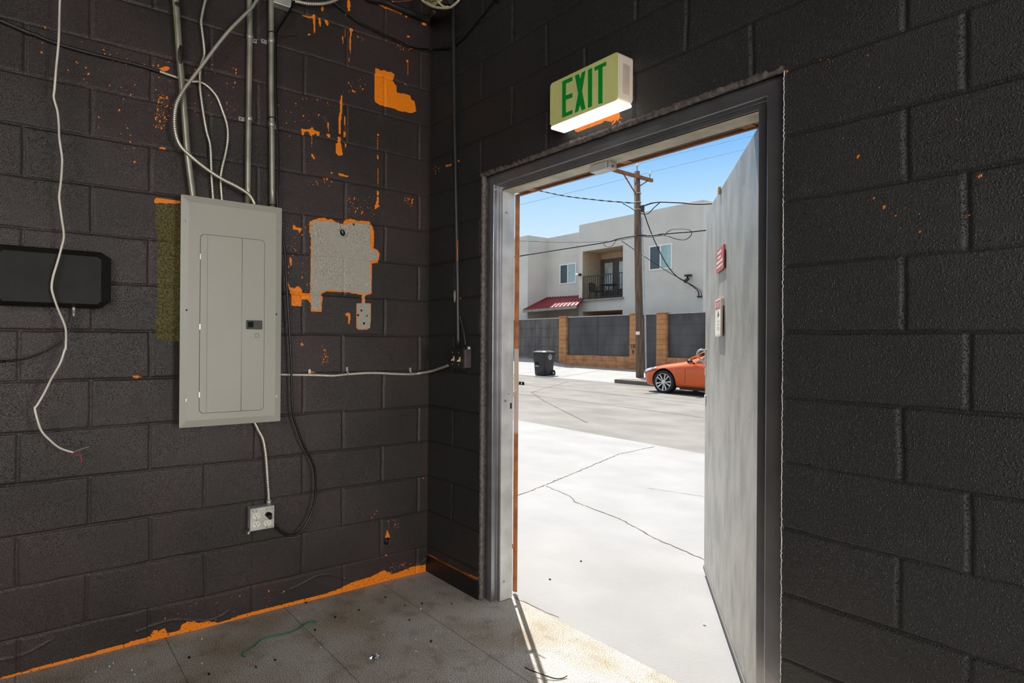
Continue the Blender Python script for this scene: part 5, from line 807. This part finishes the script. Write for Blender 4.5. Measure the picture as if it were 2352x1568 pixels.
b.box((X0, 24.1, -.2), (X1, 31., Zt)); b.add([(X0, Yf, -.2), (X0, 24.1, -.2), (X0, 24.1, Zt), (X0, Yf, Zt)], [(3, 2, 1, 0)]); b.add([(X1, Yf, -.2), (X1, 24.1, -.2), (X1, 24.1, Zt), (X1, Yf, Zt)], [(0, 1, 2, 3)])
b.add([(X0, Yf, Zt), (X1, Yf, Zt), (X1, 24.1, Zt), (X0, 24.1, Zt)], [(0, 1, 2, 3)])
b.build('main_block', [M_ST, M_TAN], bd)
MB().box((-20.7, 21.5, -.2), (-17.62, 31., 7.02)).build('recessed_block', M_ST, bd)
MB().box((-26., 20.07, -.2), (-20.29, 31., 7.03)).build('left_wing', M_ST, bd)
def window(x0, x1, z0, z1, y):
    w = MB(); t = .055
    for q in ((x0, x1, z0, z0+t), (x0, x1, z1-t, z1), (x0, x0+t, z0+t, z1-t), (x1-t, x1, z0+t, z1-t), ((x0+x1)/2-.03, (x0+x1)/2+.03, z0+t, z1-t)): w.box((q[0], y-.03, q[2]), (q[1], y+.01, q[3]))
    f = w.build('window_frame', M_VIN, bd); xm = (x0+x1)/2
    MB().box((x0+t, y-.012, z0+t), (xm-.03, y+.012, z1-t)).build('screened_pane', M_GLD, f)
    g = MB(); g.box((xm+.03, y-.012, z0+t), (x1-t, y+.012, z1-t)); g.build('pane', M_GLS, f)
    s = MB(); n = 14
    for i in range(n): zz = z0+t+(z1-z0-2*t)*(i+.5)/n; s.box((xm+.035, y-.0155, zz-.012), (x1-t-.005, y-.0125, zz+.012))
    s.build('blind', mat('blind_slats', (176, 206, 202), .5), f)
window(-19.36, -18.24, 4.45, 5.49, 21.5); window(-13.55, -12.41, 4.585, 5.67, 21.)
dd = MB().box((-17.42, 22.34, 3.52), (-15., 22.4, 5.6)).build('balcony_doors', M_BRN, bd)
for x0, x1 in ((-17.10, -16.62), (-16.22, -15.75)): MB().box((x0, 22.325, 4.03), (x1, 22.345, 5.40)).build('door_glass', mat('door_glass_reflection', (206, 216, 208), .1, var=.2, vscale=1.5), dd)  # pale colour stands in for the sky reflected in the panes
for z in (4.62, 4.5): MB().ball((-16.40, 22.32, z), .03, seg=8).build('door_knob', M_STEEL, dd)
MB().box((-17.45, 20.90, 3.43), (-14.9, 21.02, 3.51)).build('balcony_ledge', M_FASC, bd)
rl = MB().box((-17.36, 20.97, 4.62), (-14.99, 21.01, 4.66)).box((-17.36, 20.97, 3.57), (-14.99, 21.01, 3.60)).build('balcony_railing', M_IRON, bd)
for i in range(19):
    x = -17.34+2.33*i/18; MB().box((x-.011, 20.98, 3.52), (x+.011, 21.0, 4.63)).build('picket', M_IRON, rl)
aw = MB(); TL, TR, BR, BL = (-20.29, 21.5, 3.82), (-17.62, 21.5, 3.78), (-16.72, 19.85, 3.17), (-20.36, 19.8, 3.10)
aw.add([TL, TR, BR, BL, (-20.29, 21.5, 3.70), (-17.62, 21.5, 3.66), (-16.72, 19.85, 3.05), (-20.36, 19.8, 2.98)], [(0, 1, 2, 3), (7, 6, 5, 4), (0, 3, 7, 4), (1, 0, 4, 5), (2, 1, 5, 6), (3, 2, 6, 7)])
ao = aw.build('awning_roof', M_RROOF, bd)
for i in range(14):
    t = (i+.3)/14; p0 = Vector(TL).lerp(Vector(TR), t); p1 = Vector(BL).lerp(Vector(BR), t); MB().tube([p0+Vector((0, 0, .02)), p1+Vector((0, 0, .02))], .022, 6).build('roof_seam', M_RROOF, ao)
q0, q1 = Vector((BL[0], BL[1]-.01, BL[2]-.09)), Vector((BR[0], BR[1]-.01, BR[2]-.09))
MB().obox((q0+q1)/2, (q1-q0)/2, (0, .02, 0), (0, 0, .06)).build('fascia', M_FASC, ao)
# lights, camera and service cables on the facade
fl_ = thing('flood_light', (-11.62, 21., 4.1), 'black floodlight on the right side of the stucco building', 'light')
MB().box((-11.73, 20.80, 4.17), (-11.48, 21., 4.24)).build('canopy', M_IRON, fl_, bev=.01); MB().tube([(-11.62, 20.9, 4.17), (-11.63, 20.85, 4.07), (-11.60, 20.82, 4.02)], .03, 8).build('arm', M_IRON, fl_); MB().cyl((-11.56, 20.86, 4.06), (-11.66, 20.72, 3.94), .055, .075, 14).build('lamp_head', M_IRON, fl_)
cm_ = thing('security_camera', (-17.5, 21., 4.76), 'small white and black security camera at the left corner of the balcony', 'camera')
MB().cyl((-17.47, 20.97, 4.76), (-17.50, 20.86, 4.76), .065, seg=14).build('mount', M_IRON, cm_); MB().ball((-17.60, 20.84, 4.77), (.10, .07, .07), seg=12).build('camera_body', M_VIN, cm_)
# balcony furniture
def patio_chair(x, y, z, s, label):
    t = thing('patio_chair', (x, y, z), label, 'chair', 'black iron chairs on the balcony')
    MB().box((x-.24, y-.24, z+.42), (x+.24, y+.24, z+.45)).build('seat', M_IRON, t, bev=.01)
    b = MB(); xb = x-s*.22
    P = [(xb, y-.22, z+.44), (xb-s*.1, y-.22, z+.84), (xb-s*.11, y, z+.90), (xb-s*.1, y+.22, z+.84), (xb, y+.22, z+.44)]
    b.tube(P, .014, 6)
    for i in range(7): yy = y-.18+.06*i; b.tube([(xb, yy, z+.45), (xb-s*.1, yy, z+.86)], .012, 5)
    b.build('backrest', M_IRON, t)
    for sx_ in (-1, 1):
        for sy in (-1, 1): MB().tube([(x+sx_*.22, y+sy*.22, z+.43), (x+sx_*.25, y+sy*.25, z)], .013, 6).build('leg', M_IRON, t)
    for sy in (-1, 1): MB().tube([(xb-s*.04, y+sy*.24, z+.64), (x+s*.2, y+sy*.25, z+.64), (x+s*.22, y+sy*.23, z+.44)], .013, 6).build('armrest', M_IRON, t)
patio_chair(-17.02, 21.62, 3.5, 1, 'black iron patio chair left of the small table on the balcony')
patio_chair(-15.30, 21.62, 3.5, -1, 'black iron patio chair right of the small table on the balcony')
tb = thing('patio_table', (-16.3, 21.65, 3.5), 'small round black patio table between the chairs on the balcony', 'table')
MB().cyl((-16.3, 21.65, 4.19), (-16.3, 21.65, 4.22), .42, seg=28).build('tabletop', M_IRON, tb)
for k in range(4):
    a = PI/4+PI/2*k; MB().tube([(-16.3+.30*math.cos(a), 21.65+.30*math.sin(a), 4.19), (-16.3+.06*math.cos(a), 21.65+.06*math.sin(a), 3.88), (-16.3+.30*math.cos(a), 21.65+.30*math.sin(a), 3.51)], .014, 6, sub=5).build('leg', M_IRON, tb)

# ---------------- utility pole and wires
M_WOOD = mat('weathered_pole_wood', (128, 106, 84), .9, rgb2=(74, 60, 48), vscale=5, stretch=(3, 3, .25), bump=.02, bscale=12)
M_ARM = mat('crossarm_wood', (150, 96, 52), .85, rgb2=(108, 70, 42), vscale=5)
M_INS = mat('porcelain_insulator', (206, 214, 214), .3); M_WIRE = mat('wire_black', (22, 22, 22), .6); M_WIREG = mat('wire_grey', (84, 86, 88), .6)
up = thing('utility_pole', (-11.1, 17., .05), 'weathered wooden utility pole with a crossarm by the sidewalk', 'pole')
MB().tube([(-11.06, 17, -.1), (-11.10, 17, 2), (-11.18, 17, 5), (-11.25, 17, 7.78)], [.142, .138, .132, .108], 18).build('shaft', M_WOOD, up)
ca = MB().obox((-11.12, 16.35, 7.55), (-.03, 1.45, 0), (.045, 0, 0), (0, 0, .06)).build('crossarm', M_ARM, up, bev=.006)
MB().tube([(-11.05, 15.95, 7.49), (-11.20, 16.86, 6.93)], .024, 8).build('brace', M_ARM, up); MB().tube([(-11.14, 17.5, 7.49), (-11.22, 17.12, 7.25)], .022, 8).build('brace', M_ARM, up)
def insulator(x, y, z, par):
    MB().cyl((x, y, z-.2), (x, y, z), .012, seg=8).build('insulator_pin', M_IRON, par)
    MB().tube([(x, y, z), (x, y, z+.03), (x, y, z+.05), (x, y, z+.08), (x, y, z+.12)], [.04, .065, .04, .045, .02], 12).build('insulator', M_INS, par)
insulator(-11.24, 17., 7.96, up); insulator(-11.13, 17.62, 7.72, up); insulator(-11.08, 15.3, 7.72, up)
for z in (6.95, 6.62, 6.35): MB().tube([(-11.22+.135*math.cos(t), 17+.135*math.sin(t), z) for t in np.linspace(0, 2*PI, 17)], .016, 6).build('band', M_STEEL, up)
MB().box((-11.14, 16.845, 1.68), (-10.98, 16.865, 1.80)).build('pole_tag', M_VIN, up, bev=.004)
MB().box((-10.98, 16.86, 6.2), (-10.86, 16.95, 6.45)).build('splice_case', M_IRON, up, bev=.02)
gc = thing('riser_conduit', (-10.75, 16.88, .05), 'thin grey riser conduit standing against the wooden utility pole', 'conduit')
MB().tube([(-10.72, 16.9, .0), (-10.77, 16.9, 2.1), (-10.86, 16.9, 4.4), (-10.95, 16.9, 6.0)], .030, 10).build('riser', mat('riser_grey', (168, 172, 172), .5), gc)
def wire(name, P, r, label, m=M_WIRE, grp='overhead wires at the utility pole', sub=6): return tag(MB().tube(P, r, 6, sub=sub, mi=0).build(name, m), label, 'wire', grp)
Yw = lambda L, y=17.: [(x, y, z) for x, z in L]
def twist(P, r, amp): 
    Q = resample(smooth_path([Vector(p) for p in P], 8), .07); return [[q+Vector((0, amp*math.cos(i*.5+ph), amp*math.sin(i*.5+ph))) for i, q in enumerate(Q)] for ph in (0, PI)]
b = MB()
for q in twist(Yw([(-17.75, 8.59), (-16.33, 8.1), (-14.78, 7.56), (-12.94, 7.03), (-11.89, 6.76), (-11.3, 6.61)]), .02, .013): b.tube(q, .016, 6)
tag(b.build('overhead_cable', M_WIRE), 'thick twisted cable rising to the left of the utility pole under the crossarm', 'wire', 'overhead wires at the utility pole')
wire('overhead_cable', Yw([(-11.1, 6.42), (-10.91, 6.45), (-10.36, 6.47), (-9.49, 6.29), (-8.21, 6.02), (-4, 5.6), (4, 5.7), (14, 6.6)]), .026, 'black cable leaving the utility pole to the right at roof height')
wire('overhead_cable', Yw([(-11.9, 6.72), (-11.55, 6.5), (-11.2, 6.25), (-10.8, 6.12), (-10.5, 6.3), (-10.25, 6.45)]), .016, 'slack loop of cable hanging round the upper part of the utility pole')
wire('overhead_cable', Yw([(-20.5, 5.3), (-17.57, 5.31), (-14.76, 5.3), (-12.49, 5.29), (-11.88, 5.34), (-11.0, 5.34), (-10.54, 5.26), (-10.0, 5.24), (-9.32, 5.20), (-8.44, 5.14), (-4, 4.95), (4, 4.95), (14, 5.4)], 16.8), .026, 'black cable crossing the utility pole at balcony height')
wire('overhead_cable', Yw([(-20.5, 6.5), (-17.72, 6.07), (-14.77, 5.61), (-12.5, 5.36), (-11.3, 5.33)]), .014, 'thin grey wire sloping down from the left to the utility pole', M_WIREG)
wire('slack_loop', Yw([(-9.9, 5.19), (-9.65, 5.33), (-9.24, 5.31), (-8.92, 5.21), (-8.86, 5.06), (-9.07, 4.92), (-9.4, 4.97), (-9.9, 5.17), (-10.5, 5.2), (-10.9, 5.3)], 16.75), .013, 'loop of slack wire on the black cable right of the utility pole')
wire('slack_loop', Yw([(-12.6, 5.27), (-12.5, 5.12), (-12.2, 5.1), (-12.0, 5.3)], 16.78), .010, 'small slack loop of wire just left of the utility pole')
wire('top_wire', Yw([(-22., 8.25), (-17.6, 8.18), (-14.54, 8.10), (-11.24, 8.05), (-9.5, 8.02), (-7.13, 7.93), (-3, 7.8), (14, 8.0)]), .006, 'thin wire over the very top of the utility pole', M_WIREG)
wire('top_wire', [(-22, 17.62, 8.0), (-14.5, 17.62, 7.86), (-11.13, 17.62, 7.83), (-7, 17.62, 7.75), (-3, 17.62, 7.65), (14, 17.62, 7.9)], .006, 'thin wire on the right insulator of the crossarm', M_WIREG)
wire('service_drop', [(-10.95, 17.0, 6.25), (-11.08, 17.5, 5.76), (-11.29, 18.2, 5.27), (-11.49, 19.2, 4.55), (-11.53, 20.0, 4.09), (-11.36, 20.5, 3.84), (-11.21, 20.93, 3.57), (-11.16, 20.95, 3.35)], .020, 'black service cable dropping from the pole to the stucco building')
wire('service_drop', [(-11.92, 17.0, 5.28), (-11.83, 18.0, 4.88), (-11.69, 19.5, 4.31), (-11.36, 20.5, 3.86), (-11.1, 20.93, 3.56), (-11.04, 20.95, 3.34)], .012, 'thin service wire dropping from the left cable to the stucco building')
mt = thing('meter_socket', (-11.13, 20.95, 3.3), 'two small black cable boots on the corner of the stucco building', 'fitting')
for x in (-11.17, -11.05): MB().ball((x, 20.94, 3.3), (.055, .06, .04), seg=10).build('cable_boot', M_IRON, mt)

# ---------------- wheeled bin
M_BIN = mat('bin_black_plastic', (44, 44, 48), .5, var=.1)
zb = road_z(-14.60, 15.6)+.055
bn = thing('wheeled_bin', (-14.60, 15.62, zb), 'black wheeled rubbish bin with a white emblem at the far curb', 'bin')
b = MB(); rws = []
for z, hx, y0, y1 in ((0, .27, 15.36, 15.80), (.03, .29, 15.34, 15.82), (.55, .315, 15.31, 15.86), (.60, .33, 15.29, 15.88), (.86, .345, 15.27, 15.90), (.90, .36, 15.255, 15.92)):
    r = .05; row = []
    for cx_, cy_, a0_ in ((hx-r, y1-r, 0), (-hx+r, y1-r, PI/2), (-hx+r, y0+r, PI), (hx-r, y0+r, 1.5*PI)):
        for i in range(5): a = a0_+PI/2*i/4; row.append((-14.60+cx_+r*math.cos(a), cy_+r*math.sin(a), zb+z))
    rws.append(row)
b.grid(rws, 0, True, True); b.add(rws[0], [tuple(range(20))[::-1]]); b.add(rws[-1], [tuple(range(20))])
b.build('bin_body', M_BIN, bn)
b = MB(); rws = []
for z, k in ((.885, 1.04), (.92, 1.06), (.945, 1.0), (.985, .7), (1.0, .2)):
    rws.append([(-14.60+(p[0]+14.48)*k*1.04, 15.65+(p[1]-15.65)*k*1.05, zb+z+.012*math.cos((p[0]+14.48)*14)*(k < 1.02)) for p in rws[0]] if False else [(-14.60+k*.375*sx_, 15.60+k*.36*sy, zb+z) for sx_, sy in [(math.copysign(min(1, abs(1.25*math.cos(t))), math.cos(t)), math.copysign(min(1, abs(1.25*math.sin(t))), math.sin(t))) for t in np.linspace(0, 2*PI, 33)[:-1]]])
b.grid(rws, 0, True, True); b.add(rws[-1], [tuple(range(32))]); b.add(rws[0], [tuple(range(32))[::-1]])
b.build('lid', M_BIN, bn)
for sx_ in (-1, 1):
    w = MB().cyl((-14.60+sx_*.27, 15.80, zb+.10), (-14.60+sx_*.325, 15.80, zb+.10), .125, seg=22).build('wheel', mat('bin_tyre', (20, 20, 20), .7), bn, bev=.01)
    MB().cyl((-14.60+sx_*.325, 15.80, zb+.10), (-14.60+sx_*.329, 15.80, zb+.10), .03, seg=12).build('hub', M_VIN, w)
for x0, x1, z0, z1 in ((-14.80, -14.62, .615, .65), (-14.80, -14.61, .36, .385)): MB().box((x0, 15.292, zb+z0), (x1, 15.300, zb+z1)).build('white_label', M_VIN, bn)
MB().box((-14.80, 15.30, zb+.44), (-14.62, 15.312, zb+.53)).build('grab_recess', M_DARK, bn)
xe = -14.60+.343; b = MB()
b.tube([(xe, 15.58+.085*math.cos(t), zb+.74+.10*math.sin(t)) for t in np.linspace(0, 2*PI, 25)], .011, 6)
b.tube([(xe, 15.58, zb+.71), (xe, 15.58, zb+.79)], .018, 6); b.tube([(xe, 15.53, zb+.66), (xe, 15.58, zb+.73), (xe, 15.63, zb+.66)], .010, 6)
b.build('emblem', M_VIN, bn)
# ---------------- orange car
CX, CY = -8.40, 13.30; CZ = road_z(-7.5, 13.5)
M_CAR = mat('orange_car_paint', (206, 82, 10), .34, metal=.1, var=.03, coat=.45)
M_CGL = mat('car_glass', (46, 58, 60), .06, var=.1, spec=.9); M_TYRE = mat('tyre_rubber', (22, 22, 23), .75); M_ALLOY = mat('alloy_bright', (214, 214, 212), .25, metal=.8)
M_TRIMB = mat('car_black_trim', (20, 20, 21), .35); M_HEAD = mat('headlight_clear', (206, 206, 200), .1, metal=.3)
car = thing('parked_car', (CX, CY, CZ), 'orange sedan car parked at the far curb, half hidden by the open door', 'car')
car.rotation_euler = (0, .0145, 0)
ST = [ # x, half width, low, mid, belt, top, p6 half width, p6 z
 (0.00, .52, .27, .42, .55, .57, .30, .565), (0.07, .70, .20, .45, .61, .64, .45, .632), (0.22, .82, .17, .50, .68, .73, .55, .72), (0.48, .885, .17, .55, .755, .82, .58, .80),
 (0.90, .913, .17, .55, .82, .90, .60, .875), (1.15, .915, .17, .55, .855, .94, .62, .91), (1.32, .915, .17, .55, .875, .97, .66, .94), (1.50, .915, .17, .55, .90, 1.04, .72, 1.0),
 (1.90, .915, .17, .55, .91, 1.25, .66, 1.20), (2.32, .915, .17, .55, .92, 1.42, .60, 1.38), (2.95, .915, .17, .55, .93, 1.45, .60, 1.41), (3.40, .915, .17, .55, .945, 1.41, .585, 1.37),
 (3.90, .913, .17, .55, .965, 1.27, .57, 1.22), (4.30, .90, .18, .55, .98, 1.10, .60, 1.065), (4.62, .86, .22, .55, .965, 1.03, .60, 1.0), (4.82, .78, .28, .55, .92, .97, .55, .95), (4.90, .62, .36, .55, .84, .87, .45, .86)]
def sec(s):
    x, w, zl, zm, zbt, zt, w6, z6 = s; h = [(0, zl), (w-.14, zl), (w-.02, zl+.10), (w, zm), (w-.012, zbt-.09), (w-.085, zbt), (w6, z6), (0, zt)]
    full = h+[(-a, c) for a, c in h[-2:0:-1]]
    return [(CX+x, CY+.915-a, CZ+c) for a, c in full]
b = MB(); R_ = [sec(s) for s in ST]; b.grid(R_, 0, True, True); n = len(R_[0]); b.add(R_[0], [tuple(range(n))]); b.add(R_[-1], [tuple(range(n))[::-1]])
body = b.build('car_body', [M_CAR, M_TRIMB], car)
sb = body.modifiers.new('s', 'SUBSURF'); sb.levels = 3; sb.render_levels = 3
cut = MB()
WX = (.83, 3.65)
for wx in WX:
    for yy in (CY-.3, CY+1.45): cut.cyl((CX+wx, yy, CZ+.335), (CX+wx, yy+.68, CZ+.335), .395, seg=48)
cu_o = cut.build('cutter', [M_CAR, M_TRIMB]); cu_o.data.polygons.foreach_set('material_index', [1]*len(cu_o.data.polygons))
gr = MB()
for gx, zlo, zhi in ((1.52, .22, 1.0), (2.62, .22, .98)): gr.box((CX+gx, CY-.1, CZ+zlo), (CX+gx+.009, CY+.022, CZ+zhi))
gr_o = gr.build('cutter2', [M_CAR, M_TRIMB]); gr_o.data.polygons.foreach_set('material_index', [1]*len(gr_o.data.polygons))
car.rotation_euler = (0, 0, 0); bpy.context.view_layer.update()
for o in (cu_o, gr_o):
    md = body.modifiers.new('b', 'BOOLEAN'); md.operation = 'DIFFERENCE'; md.object = o; md.solver = 'EXACT'
dg = bpy.context.evaluated_depsgraph_get(); dg.update()
nm = bpy.data.meshes.new_from_object(body.evaluated_get(dg)); body.modifiers.clear(); body.data = nm; nm.name = 'car_body'
for o in (cu_o, gr_o): bpy.data.objects.remove(o)
car.rotation_euler = (0, .0145, 0)
def at(x, y, z): return (CX+x, CY+y, CZ+z)
for k, wx in enumerate(WX):
    for side in (0, 1):
        s = -1 if side == 0 else 1; y0 = .02 if side == 0 else 1.81
        yo = lambda d: y0-s*d
        b = MB(); rws = []
        for r, d in ((.22, .01), (.255, 0), (.30, -.004), (.328, .012), (.335, .05), (.335, .17), (.328, .205), (.25, .22), (.20, .2)):
            rws.append([at(wx+r*math.cos(t), yo(d), .335+r*math.sin(t)) for t in np.linspace(0, 2*PI, 41)[:-1]])
        b.grid(rws, 0, True, True); w = b.build('wheel', M_TYRE, car)
        MB().cyl(at(wx, yo(.075), .335), at(wx, yo(.19), .335), .235, seg=36).build('rim_back', M_TRIMB, w)
        b = MB(); rws = [[at(wx+r*math.cos(t), yo(d), .335+r*math.sin(t)) for t in np.linspace(0, 2*PI, 41)[:-1]] for r, d in ((.252, .0), (.250, -.004), (.238, .0), (.232, .06))]
        b.grid(rws, 0, True, True); b.build('rim_ring', M_ALLOY, w)
        b = MB()
        for i in range(10):
            t = 2*PI*i/10+(.07 if i % 2 else -.07)+.15; c_, s_ = math.cos(t), math.sin(t)
            P0 = Vector((wx+.05*c_, yo(.02), .335+.05*s_)); P1 = Vector((wx+.236*c_, yo(.006), .335+.236*s_)); tn = Vector((-s_, 0, c_))
            q = [P0-tn*.012, P1-tn*.021, P1+tn*.021, P0+tn*.012]
            b.prism([at(*v) for v in q], (0, -s*.02, 0))
        b.cyl(at(wx, yo(.0), .335), at(wx, yo(.04), .335), .055, seg=20); b.build('alloy_spokes', M_ALLOY, w)
def panel_pt(x, f, out=.006):
    xs_ = [s[0] for s in ST]; i = max(0, min(len(ST)-2, int(np.searchsorted(xs_, x))-1)); t = (x-xs_[i])/(xs_[i+1]-xs_[i])
    v = [a+(c-a)*t for a, c in zip(ST[i], ST[i+1])]; p5 = Vector((v[1]-.085, v[4])); p6 = Vector((v[6], v[7])); q = p5.lerp(p6, f); n_ = Vector((p6.y-p5.y, -(p6.x-p5.x))).normalized()
    q = q+n_*(out-.028*(1-abs(2*f-1))); return q
for side, nmx in ((1, 'near'), (-1, 'far')):
    for xa, xb in ((1.72, 2.56), (2.64, 3.5)):
        b = MB(); rws = []
        for f in np.linspace(.10, .80, 6):
            row = []
            for t in np.linspace(0, 1, 10):
                lo = xa+(.42*f if xa < 2.3 else 0); hi = xb-(.0 if xb < 3 else .35*f); x = lo+(hi-lo)*t; q = panel_pt(x, f, .022); row.append(at(x, .915-side*q.x, q.y))
            rws.append(row)
        b.grid(rws, 0, True); b.build('side_window', M_CGL, car)
b = MB(); rws = []
for t in np.linspace(0, 1, 8):
    x = 1.46+.74*t; i = 7; z = 1.01+.375*t; w_ = .70-.12*t
    rws.append([at(x-.03*(1-(k/6-1)**2) , .915+w_*(k/6-1), z+.012+.035*(1-(k/6-1)**2)) for k in range(13)])
b.grid(rws, 0, True); b.build('windscreen', M_CGL, car)
for s in (-1, 1):
    m_ = MB().ball(at(1.74, .915+s*1.03, .965), (.075, .085, .06), 0, 12).build('wing_mirror', M_TRIMB, car)
    MB().ball(at(1.76, .915+s*1.03, .925), (.065, .075, .035), 0, 10).build('mirror_lower', M_CAR, m_)
    MB().tube([at(1.76, .915+s*.86, .91), at(1.76, .915+s*1.0, .94)], .03, 8).build('mirror_arm', M_TRIMB, m_)
    hl = MB(); rws = []
    for i_, (x, w0) in enumerate(((.10, .66), (.20, .755), (.32, .80), (.46, .835), (.60, .855))):
        zt_ = .635+.135*(x/.6); rws.append([at(x-.022, .915+s*(w0-dw), zt_-dz) for dw, dz in ((.02, -.008), (-.035, .025), (-.045, .055+.03*(1-i_/4)))])
    hl.grid(rws, 0, True); hl.build('headlight', M_HEAD, car)
    MB().box(at(.10, .915+s*.56, .31), at(.20, .915+s*.69, .40)).build('bumper_vent', M_TRIMB, car, bev=.02)
    MB().box(at(1.36, .915+s*.90-.012, .165), at(3.30, .915+s*.90+.012, .215)).build('sill_trim', M_TRIMB, car, bev=.008)
MB().box(at(-.012, .915-.40, .33), at(.06, .915+.40, .52)).build('grille', M_TRIMB, car, bev=.03)

# ------------------------------------------------------------------ light
w = bpy.data.worlds.new('sky'); SC.world = w; w.use_nodes = True; nt = w.node_tree; L = nt.links.new
bg = nt.nodes['Background']; tc = nd(nt, 'ShaderNodeTexCoord'); sx = nd(nt, 'ShaderNodeSeparateXYZ'); L(tc.outputs['Generated'], sx.inputs[0])
rp = nd(nt, 'ShaderNodeValToRGB'); cr = rp.color_ramp
sky = [(0., (.62, .60, .56)), (.04, (.86, .92, .96)), (.15, (.72, .88, 1.)), (.22, (.50, .76, 1.)), (.30, (.22, .54, 1.)), (.45, (.25, .50, .95)), (.65, (1.05, 1.12, 1.25)), (1., (1.3, 1.3, 1.3))]
while len(cr.elements) < len(sky): cr.elements.new(.5)
for e, (p_, c_) in zip(cr.elements, sky): e.position = p_; e.color = (*c_, 1)
L(sx.outputs[2], rp.inputs[0]); L(rp.outputs[0], bg.inputs['Color']); bg.inputs['Strength'].default_value = SKY
s = bpy.data.lights.new('sun', 'SUN'); s.energy = SUN; s.angle = .0093; s.color = (1., .965, .91)
so = bpy.data.objects.new('sun', s); COL.objects.link(so)
sd = Vector((.827, -.563, -1.8)).normalized(); so.rotation_euler = sd.to_track_quat('-Z', 'Y').to_euler()
def area(name, loc, target, sx_, sy_, e, col):
    l = bpy.data.lights.new(name, 'AREA'); l.shape = 'RECTANGLE'; l.size = sx_; l.size_y = sy_; l.energy = e; l.color = col
    o = bpy.data.objects.new(name, l); COL.objects.link(o); o.location = loc; o.rotation_euler = (Vector(target)-Vector(loc)).to_track_quat('-Z', 'Y').to_euler(); return o
for a in FILL_LIGHTS: area(*a)

# ------------------------------------------------------------------ camera
f, cx_, cy_, cz_, yaw, pit, rol = 1379.3422, 2.886789, -1.961518, 1.322648, .9628167, .0025479, .00706798
cd = bpy.data.cameras.new('camera'); cam = bpy.data.objects.new('camera', cd); COL.objects.link(cam)
fw = Vector((-math.sin(yaw)*math.cos(pit), math.cos(yaw)*math.cos(pit), math.sin(pit))); r = Vector((math.cos(yaw), math.sin(yaw), 0)); u = r.cross(fw)
r2 = r*math.cos(rol)+u*math.sin(rol); u2 = -r*math.sin(rol)+u*math.cos(rol)
cam.matrix_world = Matrix(((r2.x, u2.x, -fw.x, cx_), (r2.y, u2.y, -fw.y, cy_), (r2.z, u2.z, -fw.z, cz_), (0, 0, 0, 1)))
cd.sensor_width = 36; cd.lens = f*36/2352; cd.shift_x = (1176-1000)/2352; cd.clip_start = .05; cd.clip_end = 300
SC.camera = cam
vs = SC.view_settings; vs.view_transform = 'Standard'; vs.look = 'None'; vs.exposure = 0.; vs.gamma = 1.; vs.use_curve_mapping = False
